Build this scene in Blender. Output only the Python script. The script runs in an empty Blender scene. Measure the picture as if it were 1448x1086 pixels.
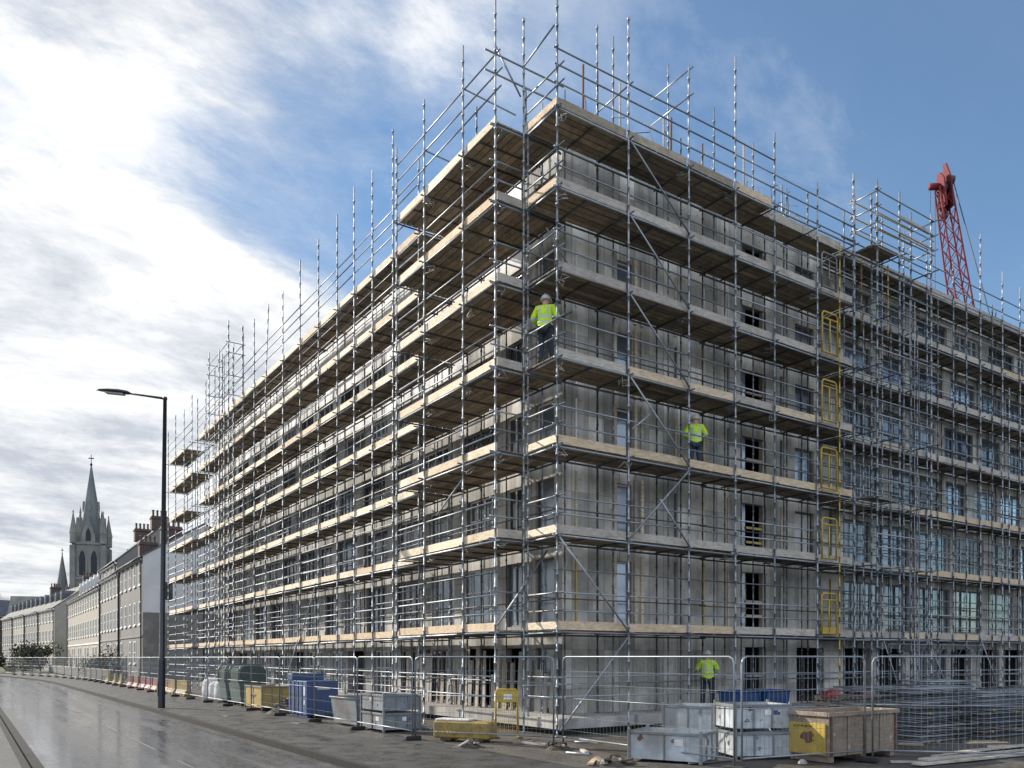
import bpy, math, random
from mathutils import Vector, Matrix
random.seed(7)
rnd = random.random
def U(a, b): return random.uniform(a, b)
scene = bpy.context.scene
COL = scene.collection

# ------------------------------------------------------------------ camera frame
# world X runs along the right-hand facade, world Y along the street facade, origin at the foot of the corner standard
F_PX, HOR, CX, EYE = 1156.0, 930.0, 724.0, 2.1
FWD = Vector((0.5565, 0.8309, 0)).normalized()
RGT = Vector((FWD.y, -FWD.x, 0))
CAM = -1.20 * RGT - 21.7 * FWD
CAM.z = EYE
def ground(px, py, z=0.0):
    d = F_PX * (EYE - z) / (py - HOR)
    p = CAM + FWD * d + RGT * ((px - CX) / F_PX * d)
    return Vector((p.x, p.y, z))
def atdepth(px, py, d):
    p = CAM + FWD * d + RGT * ((px - CX) / F_PX * d)
    p.z = EYE + (HOR - py) / F_PX * d
    return p

cam_data = bpy.data.cameras.new("camera")
cam = bpy.data.objects.new("camera", cam_data); COL.objects.link(cam)
cam.location = CAM
cam.rotation_euler = (math.pi / 2, 0, math.atan2(-FWD.x, FWD.y))
cam_data.sensor_width = 36; cam_data.lens = F_PX / 1448 * 36
cam_data.shift_y = (HOR - 543) / 1448
cam_data.clip_end = 6000; cam_data.clip_start = 0.1
scene.camera = cam

# ------------------------------------------------------------------ materials
def nt(m):
    m.use_nodes = True
    t = m.node_tree; t.nodes.clear()
    return t
def N(t, typ, **kw):
    n = t.nodes.new(typ)
    for k, v in kw.items():
        if k == 'inp':
            for a, b in v.items(): n.inputs[a].default_value = b
        else: setattr(n, k, v)
    return n
def ramp(t, src, stops, mode='LINEAR'):
    r = N(t, 'ShaderNodeValToRGB'); r.color_ramp.interpolation = mode
    e = r.color_ramp.elements
    while len(e) < len(stops): e.new(0.5)
    for i, (p, c) in enumerate(stops):
        e[i].position = p
        e[i].color = (c, c, c, 1) if isinstance(c, (int, float)) else (*c, 1)
    t.links.new(src, r.inputs[0])
    return r.outputs[0]
def mixc(t, fac, a, b, mode='MIX'):
    m = N(t, 'ShaderNodeMix', data_type='RGBA', blend_type=mode)
    for sock, v in ((m.inputs[0], fac), (m.inputs[6], a), (m.inputs[7], b)):
        if hasattr(v, 'is_output'): t.links.new(v, sock)
        elif isinstance(v, (int, float)): sock.default_value = v if sock == m.inputs[0] else (v, v, v, 1)
        else: sock.default_value = (*v, 1)
    return m.outputs[2]
def math_(t, op, a, b=0.0, clamp=False):
    m = N(t, 'ShaderNodeMath', operation=op, use_clamp=clamp)
    for i, v in enumerate((a, b)):
        if hasattr(v, 'is_output'): t.links.new(v, m.inputs[i])
        else: m.inputs[i].default_value = v
    return m.outputs[0]
def noise(t, vec, scale, detail=4, rough=0.55, stretch=None, dist=0.0):
    if stretch:
        mp = N(t, 'ShaderNodeMapping'); mp.inputs['Scale'].default_value = stretch
        t.links.new(vec, mp.inputs[0]); vec = mp.outputs[0]
    n = N(t, 'ShaderNodeTexNoise', inp={'Scale': scale, 'Detail': detail, 'Roughness': rough, 'Distortion': dist})
    t.links.new(vec, n.inputs['Vector'])
    return n.outputs['Fac']
def finish(t, color, rough=0.7, metal=0.0, bump=None, bstr=0.3, bdist=0.02, spec=0.5, coat=0.0):
    b = N(t, 'ShaderNodeBsdfPrincipled')
    o = N(t, 'ShaderNodeOutputMaterial'); t.links.new(b.outputs[0], o.inputs[0])
    for k, v in (('Base Color', color), ('Roughness', rough), ('Metallic', metal)):
        if hasattr(v, 'is_output'): t.links.new(v, b.inputs[k])
        else: b.inputs[k].default_value = (*v, 1) if isinstance(v, tuple) else v
    b.inputs['Specular IOR Level'].default_value = spec
    b.inputs['Coat Weight'].default_value = coat
    if bump is not None:
        bp = N(t, 'ShaderNodeBump', inp={'Strength': bstr, 'Distance': bdist})
        t.links.new(bump, bp.inputs['Height']); t.links.new(bp.outputs[0], b.inputs['Normal'])
    return b
def coords(t, which='Object'):
    return N(t, 'ShaderNodeTexCoord').outputs[which]
def worldpos(t): return N(t, 'ShaderNodeNewGeometry').outputs['Position']
M = {}
def basic(name, col, rough=0.6, metal=0.0, var=0.35, scale=6.0, dirt=None, bump=0.15, spec=0.5, orand=0.0, stretch=None):
    """a colour broken up by two noises, optional dirt colour in patches, optional tone per object"""
    m = bpy.data.materials.new(name); t = nt(m)
    c = coords(t)
    n1 = noise(t, c, scale, 6, 0.6, stretch)
    n2 = noise(t, c, scale * 0.27, 3, 0.5)
    k = ramp(t, n1, [(0.25, 1 - var), (0.75, 1 + var * 0.4)])
    base = mixc(t, 1.0, col, k, 'MULTIPLY')
    if dirt:
        base = mixc(t, ramp(t, n2, [(0.48, 0.0), (0.66, 0.85)]), base, dirt)
    if orand:
        oi = N(t, 'ShaderNodeObjectInfo').outputs['Random']
        base = mixc(t, 1.0, base, ramp(t, oi, [(0, 1 - orand), (1, 1 + orand * 0.5)]), 'MULTIPLY')
    r = ramp(t, n1, [(0.3, max(0.02, rough - 0.12)), (0.7, min(1, rough + 0.12))])
    finish(t, base, r, metal, n1, bump, 0.01, spec)
    M[name] = m
    return m

# galvanised tube: grey zinc with rust freckles, different for each tube
def tube_mat(name, c0, c1, rust):
    m = bpy.data.materials.new(name); t = nt(m)
    oi = N(t, 'ShaderNodeObjectInfo').outputs['Random']
    wp = worldpos(t)
    n = noise(t, wp, 3.1, 5, 0.65)
    base = mixc(t, oi, c0, c1)
    base = mixc(t, ramp(t, oi, [(0.0, 0.55), (0.06, 0.4), (0.09, 0.0)]), base, (0.20, 0.12, 0.07))
    base = mixc(t, 1.0, base, ramp(t, n, [(0.3, 0.7), (0.7, 1.1)]), 'MULTIPLY')
    n2 = noise(t, wp, 1.7, 6, 0.7)
    base = mixc(t, ramp(t, n2, [(0.60, 0.0), (0.72, rust)]), base, (0.16, 0.085, 0.045))
    # cement and paint splashes
    n3 = noise(t, wp, 5.3, 4, 0.6)
    base = mixc(t, ramp(t, n3, [(0.66, 0.0), (0.72, 0.7)]), base, (0.5, 0.49, 0.46))
    finish(t, base, ramp(t, n, [(0.3, 0.34), (0.7, 0.58)]), 0.55)
    M[name] = m
tube_mat('galvanised_tube', (0.16, 0.19, 0.22), (0.36, 0.38, 0.40), 0.75)
tube_mat('stack_tube', (0.09, 0.105, 0.12), (0.25, 0.27, 0.29), 0.3)
tube_mat('dark_tube', (0.06, 0.07, 0.08), (0.17, 0.18, 0.19), 0.6)
tube_mat('yellow_tube', (0.40, 0.30, 0.08), (0.46, 0.34, 0.10), 0.6)
tube_mat('fence_tube', (0.17, 0.19, 0.21), (0.25, 0.27, 0.29), 0.25)

def wood_mat(name, c0, c1, grain=(1, 1, 1), dirt=0.5):
    m = bpy.data.materials.new(name); t = nt(m)
    at = N(t, 'ShaderNodeAttribute', attribute_name='tone').outputs['Fac']
    oi = N(t, 'ShaderNodeObjectInfo').outputs['Random']
    wp = worldpos(t)
    n = noise(t, wp, 9, 6, 0.65, (0.5, 0.5, 2.5))
    f = math_(t, 'MULTIPLY', math_(t, 'ADD', math_(t, 'MULTIPLY', at, 0.6), math_(t, 'MULTIPLY', oi, 0.4)), 1.0)
    base = mixc(t, f, c0, c1)
    base = mixc(t, 1.0, base, ramp(t, n, [(0.3, 0.6), (0.7, 1.15)]), 'MULTIPLY')
    n2 = noise(t, wp, 1.3, 5, 0.6)
    base = mixc(t, ramp(t, n2, [(0.52, 0.0), (0.7, dirt)]), base, (0.10, 0.085, 0.07))
    n3 = noise(t, wp, 6.5, 3, 0.5)
    base = mixc(t, ramp(t, n3, [(0.67, 0.0), (0.71, 0.75)]), base, (0.42, 0.40, 0.37))
    finish(t, base, 0.8, 0, n, 0.25, 0.01, 0.3)
    M[name] = m
wood_mat('deck_wood', (0.11, 0.09, 0.07), (0.46, 0.38, 0.285))
wood_mat('toe_wood_pale', (0.56, 0.46, 0.32), (0.74, 0.645, 0.49), dirt=0.35)
wood_mat('toe_wood_grey', (0.34, 0.30, 0.26), (0.50, 0.45, 0.385), dirt=0.5)
wood_mat('toe_wood_tan', (0.50, 0.38, 0.25), (0.60, 0.47, 0.32), dirt=0.3)
wood_mat('crate_wood', (0.24, 0.185, 0.135), (0.36, 0.30, 0.24), dirt=0.6)

def concrete(name, col, axis, joint=0.6, hjoint=1.2, streak=0.5, blotch=(0.12, 0.12, 0.12), dark=0.55):
    m = bpy.data.materials.new(name); t = nt(m)
    wp = worldpos(t)
    s = N(t, 'ShaderNodeSeparateXYZ'); t.links.new(wp, s.inputs[0])
    a = s.outputs[axis]; z = s.outputs[2]
    n1 = noise(t, wp, 0.9, 7, 0.62)
    st = (2.2, 2.2, 0.16)
    n2 = noise(t, wp, 1.0, 6, 0.6, st)
    n3 = noise(t, wp, 14, 4, 0.6)
    base = mixc(t, 1.0, col, ramp(t, n1, [(0.32, 0.55), (0.66, 1.18)]), 'MULTIPLY')
    base = mixc(t, ramp(t, n2, [(0.48, 0.0), (0.66, streak)]), base, blotch)
    n4 = noise(t, wp, 1.0, 5, 0.55, (3.1, 3.1, 0.22))
    base = mixc(t, ramp(t, n4, [(0.58, 0.0), (0.70, 0.45)]), base, (0.52, 0.50, 0.47))
    # panel tone: each panel a slightly different cast
    pa = math_(t, 'FLOOR', math_(t, 'DIVIDE', a, joint)); pz = math_(t, 'FLOOR', math_(t, 'DIVIDE', z, hjoint))
    cb = N(t, 'ShaderNodeCombineXYZ'); t.links.new(pa, cb.inputs[0]); t.links.new(pz, cb.inputs[1])
    w = N(t, 'ShaderNodeTexWhiteNoise'); t.links.new(cb.outputs[0], w.inputs['Vector'])
    base = mixc(t, 1.0, base, ramp(t, w.outputs['Value'], [(0, 0.64), (0.8, 1.04), (0.9, 1.06), (0.93, 1.28)]), 'MULTIPLY')
    fa = math_(t, 'ABSOLUTE', math_(t, 'SUBTRACT', math_(t, 'FRACT', math_(t, 'DIVIDE', a, joint)), 0.5))
    fz = math_(t, 'ABSOLUTE', math_(t, 'SUBTRACT', math_(t, 'FRACT', math_(t, 'DIVIDE', z, hjoint)), 0.5))
    ja = math_(t, 'GREATER_THAN', fa, 0.5 - 0.022)
    jz = math_(t, 'GREATER_THAN', fz, 0.5 - 0.008)
    ta = math_(t, 'SUBTRACT', math_(t, 'FRACT', math_(t, 'DIVIDE', a, joint)), 0.5); tz = math_(t, 'SUBTRACT', math_(t, 'FRACT', math_(t, 'DIVIDE', z, 0.78)), 0.5)
    hole = math_(t, 'LESS_THAN', math_(t, 'ADD', math_(t, 'POWER', math_(t, 'MULTIPLY', ta, joint), 2.0), math_(t, 'POWER', math_(t, 'MULTIPLY', tz, 0.78), 2.0)), 0.0007)
    j = math_(t, 'MAXIMUM', math_(t, 'MAXIMUM', ja, math_(t, 'MULTIPLY', jz, 0.8)), hole)
    base = mixc(t, math_(t, 'MULTIPLY', j, dark), base, (0.06, 0.06, 0.06))
    h = math_(t, 'SUBTRACT', math_(t, 'MULTIPLY', n3, 0.25), j)
    finish(t, base, 0.82, 0, h, 0.5, 0.02, 0.3)
    M[name] = m
concrete('wall_concrete', (0.53, 0.495, 0.435), 0, 0.62, 1.17)
concrete('wall_street', (0.40, 0.385, 0.35), 1, 0.55, 2.35, 0.65)
concrete('wall_white', (0.80, 0.79, 0.77), 1, 1.25, 4.0, 0.12, (0.5, 0.5, 0.5), 0.3)
concrete('fascia', (0.40, 0.395, 0.385), 0, 2.4, 9.0, 0.45)
concrete('slab', (0.36, 0.34, 0.31), 0, 3.0, 9.0, 0.3)
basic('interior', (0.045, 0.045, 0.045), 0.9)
basic('window_frame', (0.10, 0.105, 0.115), 0.5, var=0.3, orand=0.4)
basic('window_frame_pale', (0.55, 0.54, 0.52), 0.5, var=0.3)
def glass(name, col, rough=0.06, spec=0.9, metal=0.0):
    m = bpy.data.materials.new(name); t = nt(m)
    wp = worldpos(t)
    n = noise(t, wp, 0.9, 5, 0.6)
    oi = N(t, 'ShaderNodeObjectInfo').outputs['Random']
    base = mixc(t, 1.0, col, ramp(t, oi, [(0, 0.5), (1, 1.5)]), 'MULTIPLY')
    n2 = noise(t, wp, 2.0, 5, 0.6, (2, 2, 0.5))
    base = mixc(t, ramp(t, n2, [(0.55, 0.0), (0.75, 0.35)]), base, (0.30, 0.30, 0.29))
    n5 = noise(t, wp, 0.6, 2, 0.5)
    finish(t, base, ramp(t, n, [(0.35, rough), (0.7, rough + 0.15)]), metal, n5, 0.25, 0.12, spec)
    M[name] = m
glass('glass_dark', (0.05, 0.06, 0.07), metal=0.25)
glass('glass_blue', (0.19, 0.225, 0.26), metal=0.55)
glass('glass_sky', (0.37, 0.41, 0.45), metal=0.85)
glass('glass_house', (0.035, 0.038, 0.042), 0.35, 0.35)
basic('sheeting', (0.62, 0.61, 0.58), 0.55, var=0.3, scale=3)

# ground materials
def ground_mats():
    # wet asphalt: roughness falls where the film of water lies
    m = bpy.data.materials.new('wet_asphalt'); t = nt(m); wp = worldpos(t)
    n1 = noise(t, wp, 55, 4, 0.7); n2 = noise(t, wp, 0.75, 9, 0.72, (1.5, 0.16, 1), 0.4); n3 = noise(t, wp, 1.7, 6, 0.65); n4 = noise(t, wp, 0.16, 3, 0.5)
    base = mixc(t, 1.0, (0.036, 0.037, 0.039), ramp(t, n1, [(0.3, 0.3), (0.7, 2.0)]), 'MULTIPLY')
    v = N(t, 'ShaderNodeTexVoronoi', feature='DISTANCE_TO_EDGE', inp={'Scale': 0.3}); t.links.new(wp, v.inputs['Vector'])
    crack = ramp(t, v.outputs['Distance'], [(0.0, 0.8), (0.008, 0.0)])
    base = mixc(t, crack, base, (0.012, 0.012, 0.012))
    base = mixc(t, ramp(t, n3, [(0.55, 0.0), (0.75, 0.6)]), base, (0.065, 0.064, 0.061))
    n6 = noise(t, wp, 11, 5, 0.7); n7 = noise(t, wp, 0.5, 6, 0.6, (3.2, 0.05, 1), 0.3)
    wet = ramp(t, math_(t, 'ADD', math_(t, 'ADD', math_(t, 'MULTIPLY', n2, 0.40), math_(t, 'MULTIPLY', n7, 0.40)), math_(t, 'MULTIPLY', n3, 0.20)), [(0.44, 0.0), (0.53, 1.0)])
    base = mixc(t, wet, mixc(t, 1.0, base, 1.5, 'MULTIPLY'), mixc(t, 1.0, base, 0.75, 'MULTIPLY'))
    base = mixc(t, 1.0, base, ramp(t, n6, [(0.3, 0.6), (0.7, 1.45)]), 'MULTIPLY')
    rough = mixc(t, wet, ramp(t, n6, [(0.3, 0.50), (0.7, 0.80)]), ramp(t, n6, [(0.3, 0.14), (0.7, 0.36)]))
    bs = finish(t, base, rough, 0, math_(t, 'ADD', n1, n6), 0.6, 0.007, 0.5); M['wet_asphalt'] = m
    t.links.new(math_(t, 'MULTIPLY', wet, 0.8), bs.inputs['Coat Weight']); bs.inputs['Coat Roughness'].default_value = 0.13; bs.inputs['Coat IOR'].default_value = 1.7
    m = bpy.data.materials.new('pavement_tarmac'); t = nt(m); wp = worldpos(t)
    n1 = noise(t, wp, 45, 4, 0.7); n2 = noise(t, wp, 0.5, 7, 0.65); n3 = noise(t, wp, 1.6, 5, 0.65)
    base = mixc(t, 1.0, (0.034, 0.0335, 0.0325), ramp(t, n1, [(0.3, 0.65), (0.7, 1.3)]), 'MULTIPLY')
    base = mixc(t, ramp(t, n2, [(0.5, 0.0), (0.68, 0.8)]), base, (0.066, 0.060, 0.051))
    base = mixc(t, ramp(t, n3, [(0.62, 0.0), (0.72, 0.8)]), base, (0.014, 0.014, 0.014))
    v = N(t, 'ShaderNodeTexVoronoi', feature='DISTANCE_TO_EDGE', inp={'Scale': 0.42})
    t.links.new(wp, v.inputs['Vector'])
    crack = ramp(t, v.outputs['Distance'], [(0.0, 1.0), (0.012, 0.0)])
    base = mixc(t, math_(t, 'MULTIPLY', crack, 0.7), base, (0.03, 0.03, 0.03))
    rough = ramp(t, n3, [(0.46, 0.72), (0.66, 0.12)])
    finish(t, base, rough, 0, n1, 0.35, 0.006, 0.5); M['pavement_tarmac'] = m
    m = bpy.data.materials.new('site_dirt'); t = nt(m); wp = worldpos(t)
    n1 = noise(t, wp, 9, 8, 0.72); n2 = noise(t, wp, 0.7, 6, 0.6)
    base = mixc(t, ramp(t, n2, [(0.35, 0.0), (0.65, 1.0)]), (0.055, 0.046, 0.037), (0.105, 0.095, 0.08))
    base = mixc(t, 1.0, base, ramp(t, n1, [(0.3, 0.5), (0.7, 1.35)]), 'MULTIPLY')
    finish(t, base, ramp(t, n2, [(0.35, 0.45), (0.6, 0.9)]), 0, n1, 0.9, 0.06, 0.4); M['site_dirt'] = m
    m = bpy.data.materials.new('far_land'); t = nt(m); wp = worldpos(t)
    n1 = noise(t, wp, 0.08, 6, 0.6); n2 = noise(t, wp, 2.0, 6, 0.7)
    base = mixc(t, ramp(t, n1, [(0.4, 0.0), (0.6, 1.0)]), (0.06, 0.075, 0.035), (0.10, 0.095, 0.075))
    base = mixc(t, 1.0, base, ramp(t, n2, [(0.3, 0.6), (0.7, 1.3)]), 'MULTIPLY')
    finish(t, base, 0.9, 0, n2, 0.5, 0.1, 0.2); M['far_land'] = m
ground_mats()
basic('kerb_stone', (0.045, 0.0445, 0.043), 0.92, spec=0.15, scale=8, dirt=(0.028, 0.027, 0.025))
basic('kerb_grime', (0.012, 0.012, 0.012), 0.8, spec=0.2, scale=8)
basic('road_paint', (0.20, 0.20, 0.195), 0.5, var=0.8, scale=16, dirt=(0.05, 0.05, 0.05))
basic('black_paint', (0.014, 0.018, 0.026), 0.35, var=0.3, spec=0.5)
basic('lamp_lens', (0.30, 0.29, 0.27), 0.3)
basic('grey_crate', (0.19, 0.21, 0.225), 0.55, 0.15, var=0.5, scale=3.5, dirt=(0.115, 0.105, 0.09), orand=0.15)
basic('grey_crate_dark', (0.17, 0.19, 0.205), 0.55, 0.2, var=0.4, scale=4, dirt=(0.10, 0.085, 0.075))
basic('white_crate', (0.40, 0.435, 0.455), 0.5, 0.05, var=0.5, scale=3, dirt=(0.17, 0.165, 0.15))
basic('yellow_dirty', (0.30, 0.20, 0.04), 0.7, var=0.6, scale=5, dirt=(0.14, 0.105, 0.06))
basic('yellow_paint', (0.42, 0.285, 0.025), 0.6, var=0.5, scale=5, dirt=(0.34, 0.23, 0.05))
basic('blue_paint', (0.012, 0.055, 0.18), 0.55, var=0.5, scale=4, dirt=(0.035, 0.05, 0.09))
basic('green_net', (0.018, 0.035, 0.028), 0.9, var=0.5, scale=9)
basic('paint_green_mark', (0.25, 0.40, 0.05), 0.7)
basic('green_paint', (0.03, 0.075, 0.06), 0.5, var=0.4, scale=4, dirt=(0.07, 0.10, 0.085))
basic('red_plastic', (0.15, 0.02, 0.022), 0.5, var=0.3, scale=5, dirt=(0.25, 0.07, 0.06))
basic('orange_plastic', (0.24, 0.075, 0.035), 0.5, var=0.3, scale=5)
basic('white_plastic', (0.66, 0.65, 0.62), 0.5, var=0.3, scale=5, dirt=(0.4, 0.38, 0.35))
basic('rubber', (0.02, 0.02, 0.02), 0.85)
basic('block_concrete', (0.28, 0.27, 0.25), 0.85, scale=12)
basic('rust', (0.13, 0.06, 0.035), 0.8, var=0.5, scale=9)
basic('mud', (0.075, 0.06, 0.045), 0.85, var=0.6, scale=9, bump=0.8)
basic('crane_red', (0.17, 0.010, 0.018), 0.75, var=0.5, orand=0.2)
basic('crane_dark', (0.02, 0.02, 0.022), 0.5)
basic('rope', (0.05, 0.055, 0.06), 0.6)
basic('house_stone', (0.17, 0.163, 0.15), 0.85, var=0.55, scale=1.4, dirt=(0.11, 0.105, 0.095), bump=0.3)
basic('house_cream', (0.30, 0.28, 0.235), 0.85, var=0.25, scale=0.7, dirt=(0.27, 0.245, 0.19))
basic('house_grey', (0.20, 0.193, 0.178), 0.85, var=0.35, scale=1.0, dirt=(0.19, 0.18, 0.16))
basic('house_render', (0.50, 0.50, 0.49), 0.85, var=0.2, scale=0.5, dirt=(0.42, 0.415, 0.40))
basic('slate', (0.085, 0.092, 0.105), 0.85, var=0.4, scale=4, dirt=(0.11, 0.115, 0.12), stretch=(1, 1, 3))
basic('slate_green', (0.12, 0.13, 0.125), 0.9, var=0.4, scale=3, dirt=(0.16, 0.165, 0.14))
basic('brick', (0.085, 0.052, 0.042), 0.85, var=0.5, scale=5, dirt=(0.075, 0.055, 0.05))
basic('brick_dark', (0.10, 0.05, 0.04), 0.85, var=0.5, scale=4)
basic('chimney_pot', (0.11, 0.06, 0.045), 0.8)
basic('white_trim', (0.66, 0.65, 0.62), 0.6, var=0.2)
basic('gutter_black', (0.03, 0.03, 0.033), 0.5)
basic('church_stone', (0.21, 0.205, 0.185), 0.9, var=0.45, scale=0.5, dirt=(0.14, 0.14, 0.13), bump=0.3)
basic('church_spire', (0.17, 0.18, 0.178), 0.85, var=0.4, scale=0.4, dirt=(0.11, 0.12, 0.12))
basic('church_dark', (0.03, 0.032, 0.035), 0.9)
basic('bark', (0.10, 0.085, 0.075), 0.9)
basic('twig', (0.14, 0.115, 0.10), 0.9)
basic('leaf_dark', (0.045, 0.055, 0.025), 0.7, var=0.5, scale=2, orand=0.2)
basic('leaf_olive', (0.11, 0.10, 0.035), 0.7, var=0.5, scale=2)
basic('skin', (0.46, 0.27, 0.19), 0.55, var=0.15, scale=12)
basic('helmet_white', (0.62, 0.62, 0.60), 0.35, var=0.15)
basic('trousers_navy', (0.022, 0.028, 0.042), 0.85, var=0.5, scale=9)
basic('trousers_denim', (0.03, 0.045, 0.08), 0.85, var=0.5, scale=9)
basic('boot', (0.05, 0.035, 0.025), 0.7)
basic('tool_dark', (0.03, 0.03, 0.035), 0.5)
basic('cable_black', (0.02, 0.02, 0.022), 0.6)
basic('white_bag', (0.60, 0.59, 0.56), 0.8, var=0.3, scale=6)
def hivis():
    m = bpy.data.materials.new('hivis'); t = nt(m); c = coords(t)
    s = N(t, 'ShaderNodeSeparateXYZ'); t.links.new(c, s.inputs[0])
    n = noise(t, c, 14, 4, 0.6)
    base = mixc(t, 1.0, (0.50, 0.72, 0.015), ramp(t, n, [(0.3, 0.72), (0.7, 1.08)]), 'MULTIPLY')
    def band(v, a, w): return math_(t, 'LESS_THAN', math_(t, 'ABSOLUTE', math_(t, 'SUBTRACT', v, a)), w)
    ax = math_(t, 'ABSOLUTE', s.outputs[0])
    k = math_(t, 'MAXIMUM', band(s.outputs[2], 1.035, 0.024), band(s.outputs[2], 1.16, 0.024))
    k = math_(t, 'MAXIMUM', k, math_(t, 'MULTIPLY', band(ax, 0.10, 0.022), math_(t, 'GREATER_THAN', s.outputs[2], 1.16)))
    base = mixc(t, k, base, (0.40, 0.43, 0.44))
    finish(t, base, 0.7, 0, n, 0.4, 0.01); M['hivis'] = m
hivis()

# ------------------------------------------------------------------ mesh builder
class MB:
    def __init__(s): s.v, s.f, s.sm, s.tone, s.mi = [], [], [], [], []
    def add(s, vs, fs, smooth=False, tone=0.5, mi=0):
        o = len(s.v)
        s.v += [tuple(p) for p in vs]
        for f in fs:
            s.f.append(tuple(o + i for i in f)); s.sm.append(smooth); s.tone.append(tone); s.mi.append(mi)
        return s
    def box(s, x0, x1, y0, y1, z0, z1, tone=0.5, mi=0):
        vs = [(x, y, z) for z in (z0, z1) for y in (y0, y1) for x in (x0, x1)]
        return s.add(vs, [(0, 2, 3, 1), (4, 5, 7, 6), (0, 1, 5, 4), (2, 6, 7, 3), (0, 4, 6, 2), (1, 3, 7, 5)], False, tone, mi)
    def bbox(s, x0, x1, y0, y1, z0, z1, b=0.01, tone=0.5, mi=0):
        """box with chamfered vertical and horizontal edges (a hull of three slabs, one island)"""
        xs = (x0, x1); ys = (y0, y1); zs = (z0, z1)
        ring = lambda i, z: [(x0+i+b, y0+i, z), (x1-i-b, y0+i, z), (x1-i, y0+i+b, z), (x1-i, y1-i-b, z), (x1-i-b, y1-i, z), (x0+i+b, y1-i, z), (x0+i, y1-i-b, z), (x0+i, y0+i+b, z)]
        vs = ring(b, z0) + ring(0, z0 + b) + ring(0, z1 - b) + ring(b, z1)
        fs = [tuple(range(7, -1, -1)), tuple(range(24, 32))]
        for r in range(3):
            for k in range(8):
                fs.append((r*8+k, r*8+(k+1) % 8, (r+1)*8+(k+1) % 8, (r+1)*8+k))
        return s.add(vs, fs, False, tone, mi)
    def tube(s, p0, p1, r, n=6, r1=None, cap=True, mi=0):
        p0, p1 = Vector(p0), Vector(p1); d = p1 - p0
        if d.length < 1e-6: return s
        q = d.to_track_quat('Z', 'Y'); r1 = r if r1 is None else r1
        vs = []
        for p, rr in ((p0, r), (p1, r1)):
            for k in range(n):
                a = 2 * math.pi * k / n
                vs.append(p + q @ Vector((math.cos(a) * rr, math.sin(a) * rr, 0)))
        fs = [(k, (k + 1) % n, n + (k + 1) % n, n + k) for k in range(n)]
        if cap: fs += [tuple(range(n - 1, -1, -1)), tuple(range(n, 2 * n))]
        return s.add(vs, fs, n > 4, 0.5, mi)
    def path(s, pts, r, n=6, mi=0, closed=False):
        """a bent tube through pts, one island"""
        pts = [Vector(p) for p in pts]; vs = []; L = len(pts)
        for i, p in enumerate(pts):
            a = pts[i - 1] if (i > 0 or closed) else pts[i]
            b = pts[(i + 1) % L] if (i < L - 1 or closed) else pts[i]
            d = (b - a).normalized()
            up = Vector((0, 0, 1)) if abs(d.z) < 0.95 else Vector((1, 0, 0))
            if abs(d.z) >= 0.3 and abs(d.z) < 0.95: up = Vector((0.31, 0.87, 0.2))
            x = d.cross(up).normalized(); y = d.cross(x).normalized()
            rr = r[i] if isinstance(r, (list, tuple)) else r
            for k in range(n):
                t = 2 * math.pi * k / n
                vs.append(p + x * math.cos(t) * rr + y * math.sin(t) * rr)
        fs = []
        for i in range(L if closed else L - 1):
            j = (i + 1) % L
            # match rotation between rings
            best = min(range(n), key=lambda o: sum((vs[i * n + k] - vs[j * n + (k + o) % n]).length for k in range(n)))
            for k in range(n):
                fs.append((i*n+k, i*n+(k+1) % n, j*n+(k+1+best) % n, j*n+(k+best) % n))
        if not closed: fs += [tuple(range(n - 1, -1, -1)), tuple(range((L-1)*n, L*n))]
        return s.add(vs, fs, True, 0.5, mi)
    def lathe(s, c, prof, n=12, mi=0, smooth=True):
        """prof: (radius, z) from bottom to top"""
        c = Vector(c); vs = []
        for r, z in prof:
            for k in range(n):
                a = 2 * math.pi * k / n
                vs.append((c.x + math.cos(a) * r, c.y + math.sin(a) * r, c.z + z))
        fs = []
        for i in range(len(prof) - 1):
            for k in range(n):
                fs.append((i*n+k, i*n+(k+1) % n, (i+1)*n+(k+1) % n, (i+1)*n+k))
        fs += [tuple(range(n - 1, -1, -1)), tuple(range((len(prof)-1)*n, len(prof)*n))]
        return s.add(vs, fs, smooth, 0.5, mi)
    def prism(s, poly, h0, h1, place, mi=0, tone=0.5):
        """poly: 2-D outline, place(a, b, h) -> 3-D"""
        n = len(poly)
        vs = [place(a, b, h0) for a, b in poly] + [place(a, b, h1) for a, b in poly]
        fs = [tuple(range(n - 1, -1, -1)), tuple(range(n, 2 * n))] + [(k, (k+1) % n, n+(k+1) % n, n+k) for k in range(n)]
        return s.add(vs, fs, False, tone, mi)
    def build(s, name, mats, parent=None, absolute=True):
        me = bpy.data.meshes.new(name)
        off = ORG.get(parent.name, Vector()) if (parent is not None and absolute) else Vector()
        me.from_pydata([(p[0] - off.x, p[1] - off.y, p[2] - off.z) for p in s.v], [], s.f)
        for m in (mats if isinstance(mats, (list, tuple)) else [mats]): me.materials.append(M[m] if isinstance(m, str) else m)
        me.polygons.foreach_set('use_smooth', s.sm)
        me.polygons.foreach_set('material_index', s.mi)
        if any(t != 0.5 for t in s.tone):
            at = me.attributes.new('tone', 'FLOAT', 'FACE'); at.data.foreach_set('value', s.tone)
        me.update()
        o = bpy.data.objects.new(name, me); COL.objects.link(o)
        if parent is not None:
            o.parent = parent; ORG[o.name] = off
        return o
ORG = {}
def tag(o, label=None, cat=None, group=None, kind=None):
    if label: o['label'] = label
    if cat: o['category'] = cat
    if group: o['group'] = group
    if kind: o['kind'] = kind
    return o
def thing(name, label, cat, loc=(0, 0, 0), rz=0.0, group=None):
    o = bpy.data.objects.new(name, None); COL.objects.link(o)
    o.location = loc; o.rotation_euler = (0, 0, rz)
    o.empty_display_size = 0.3
    ORG[o.name] = Vector(loc)
    return tag(o, label, cat, group)
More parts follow.
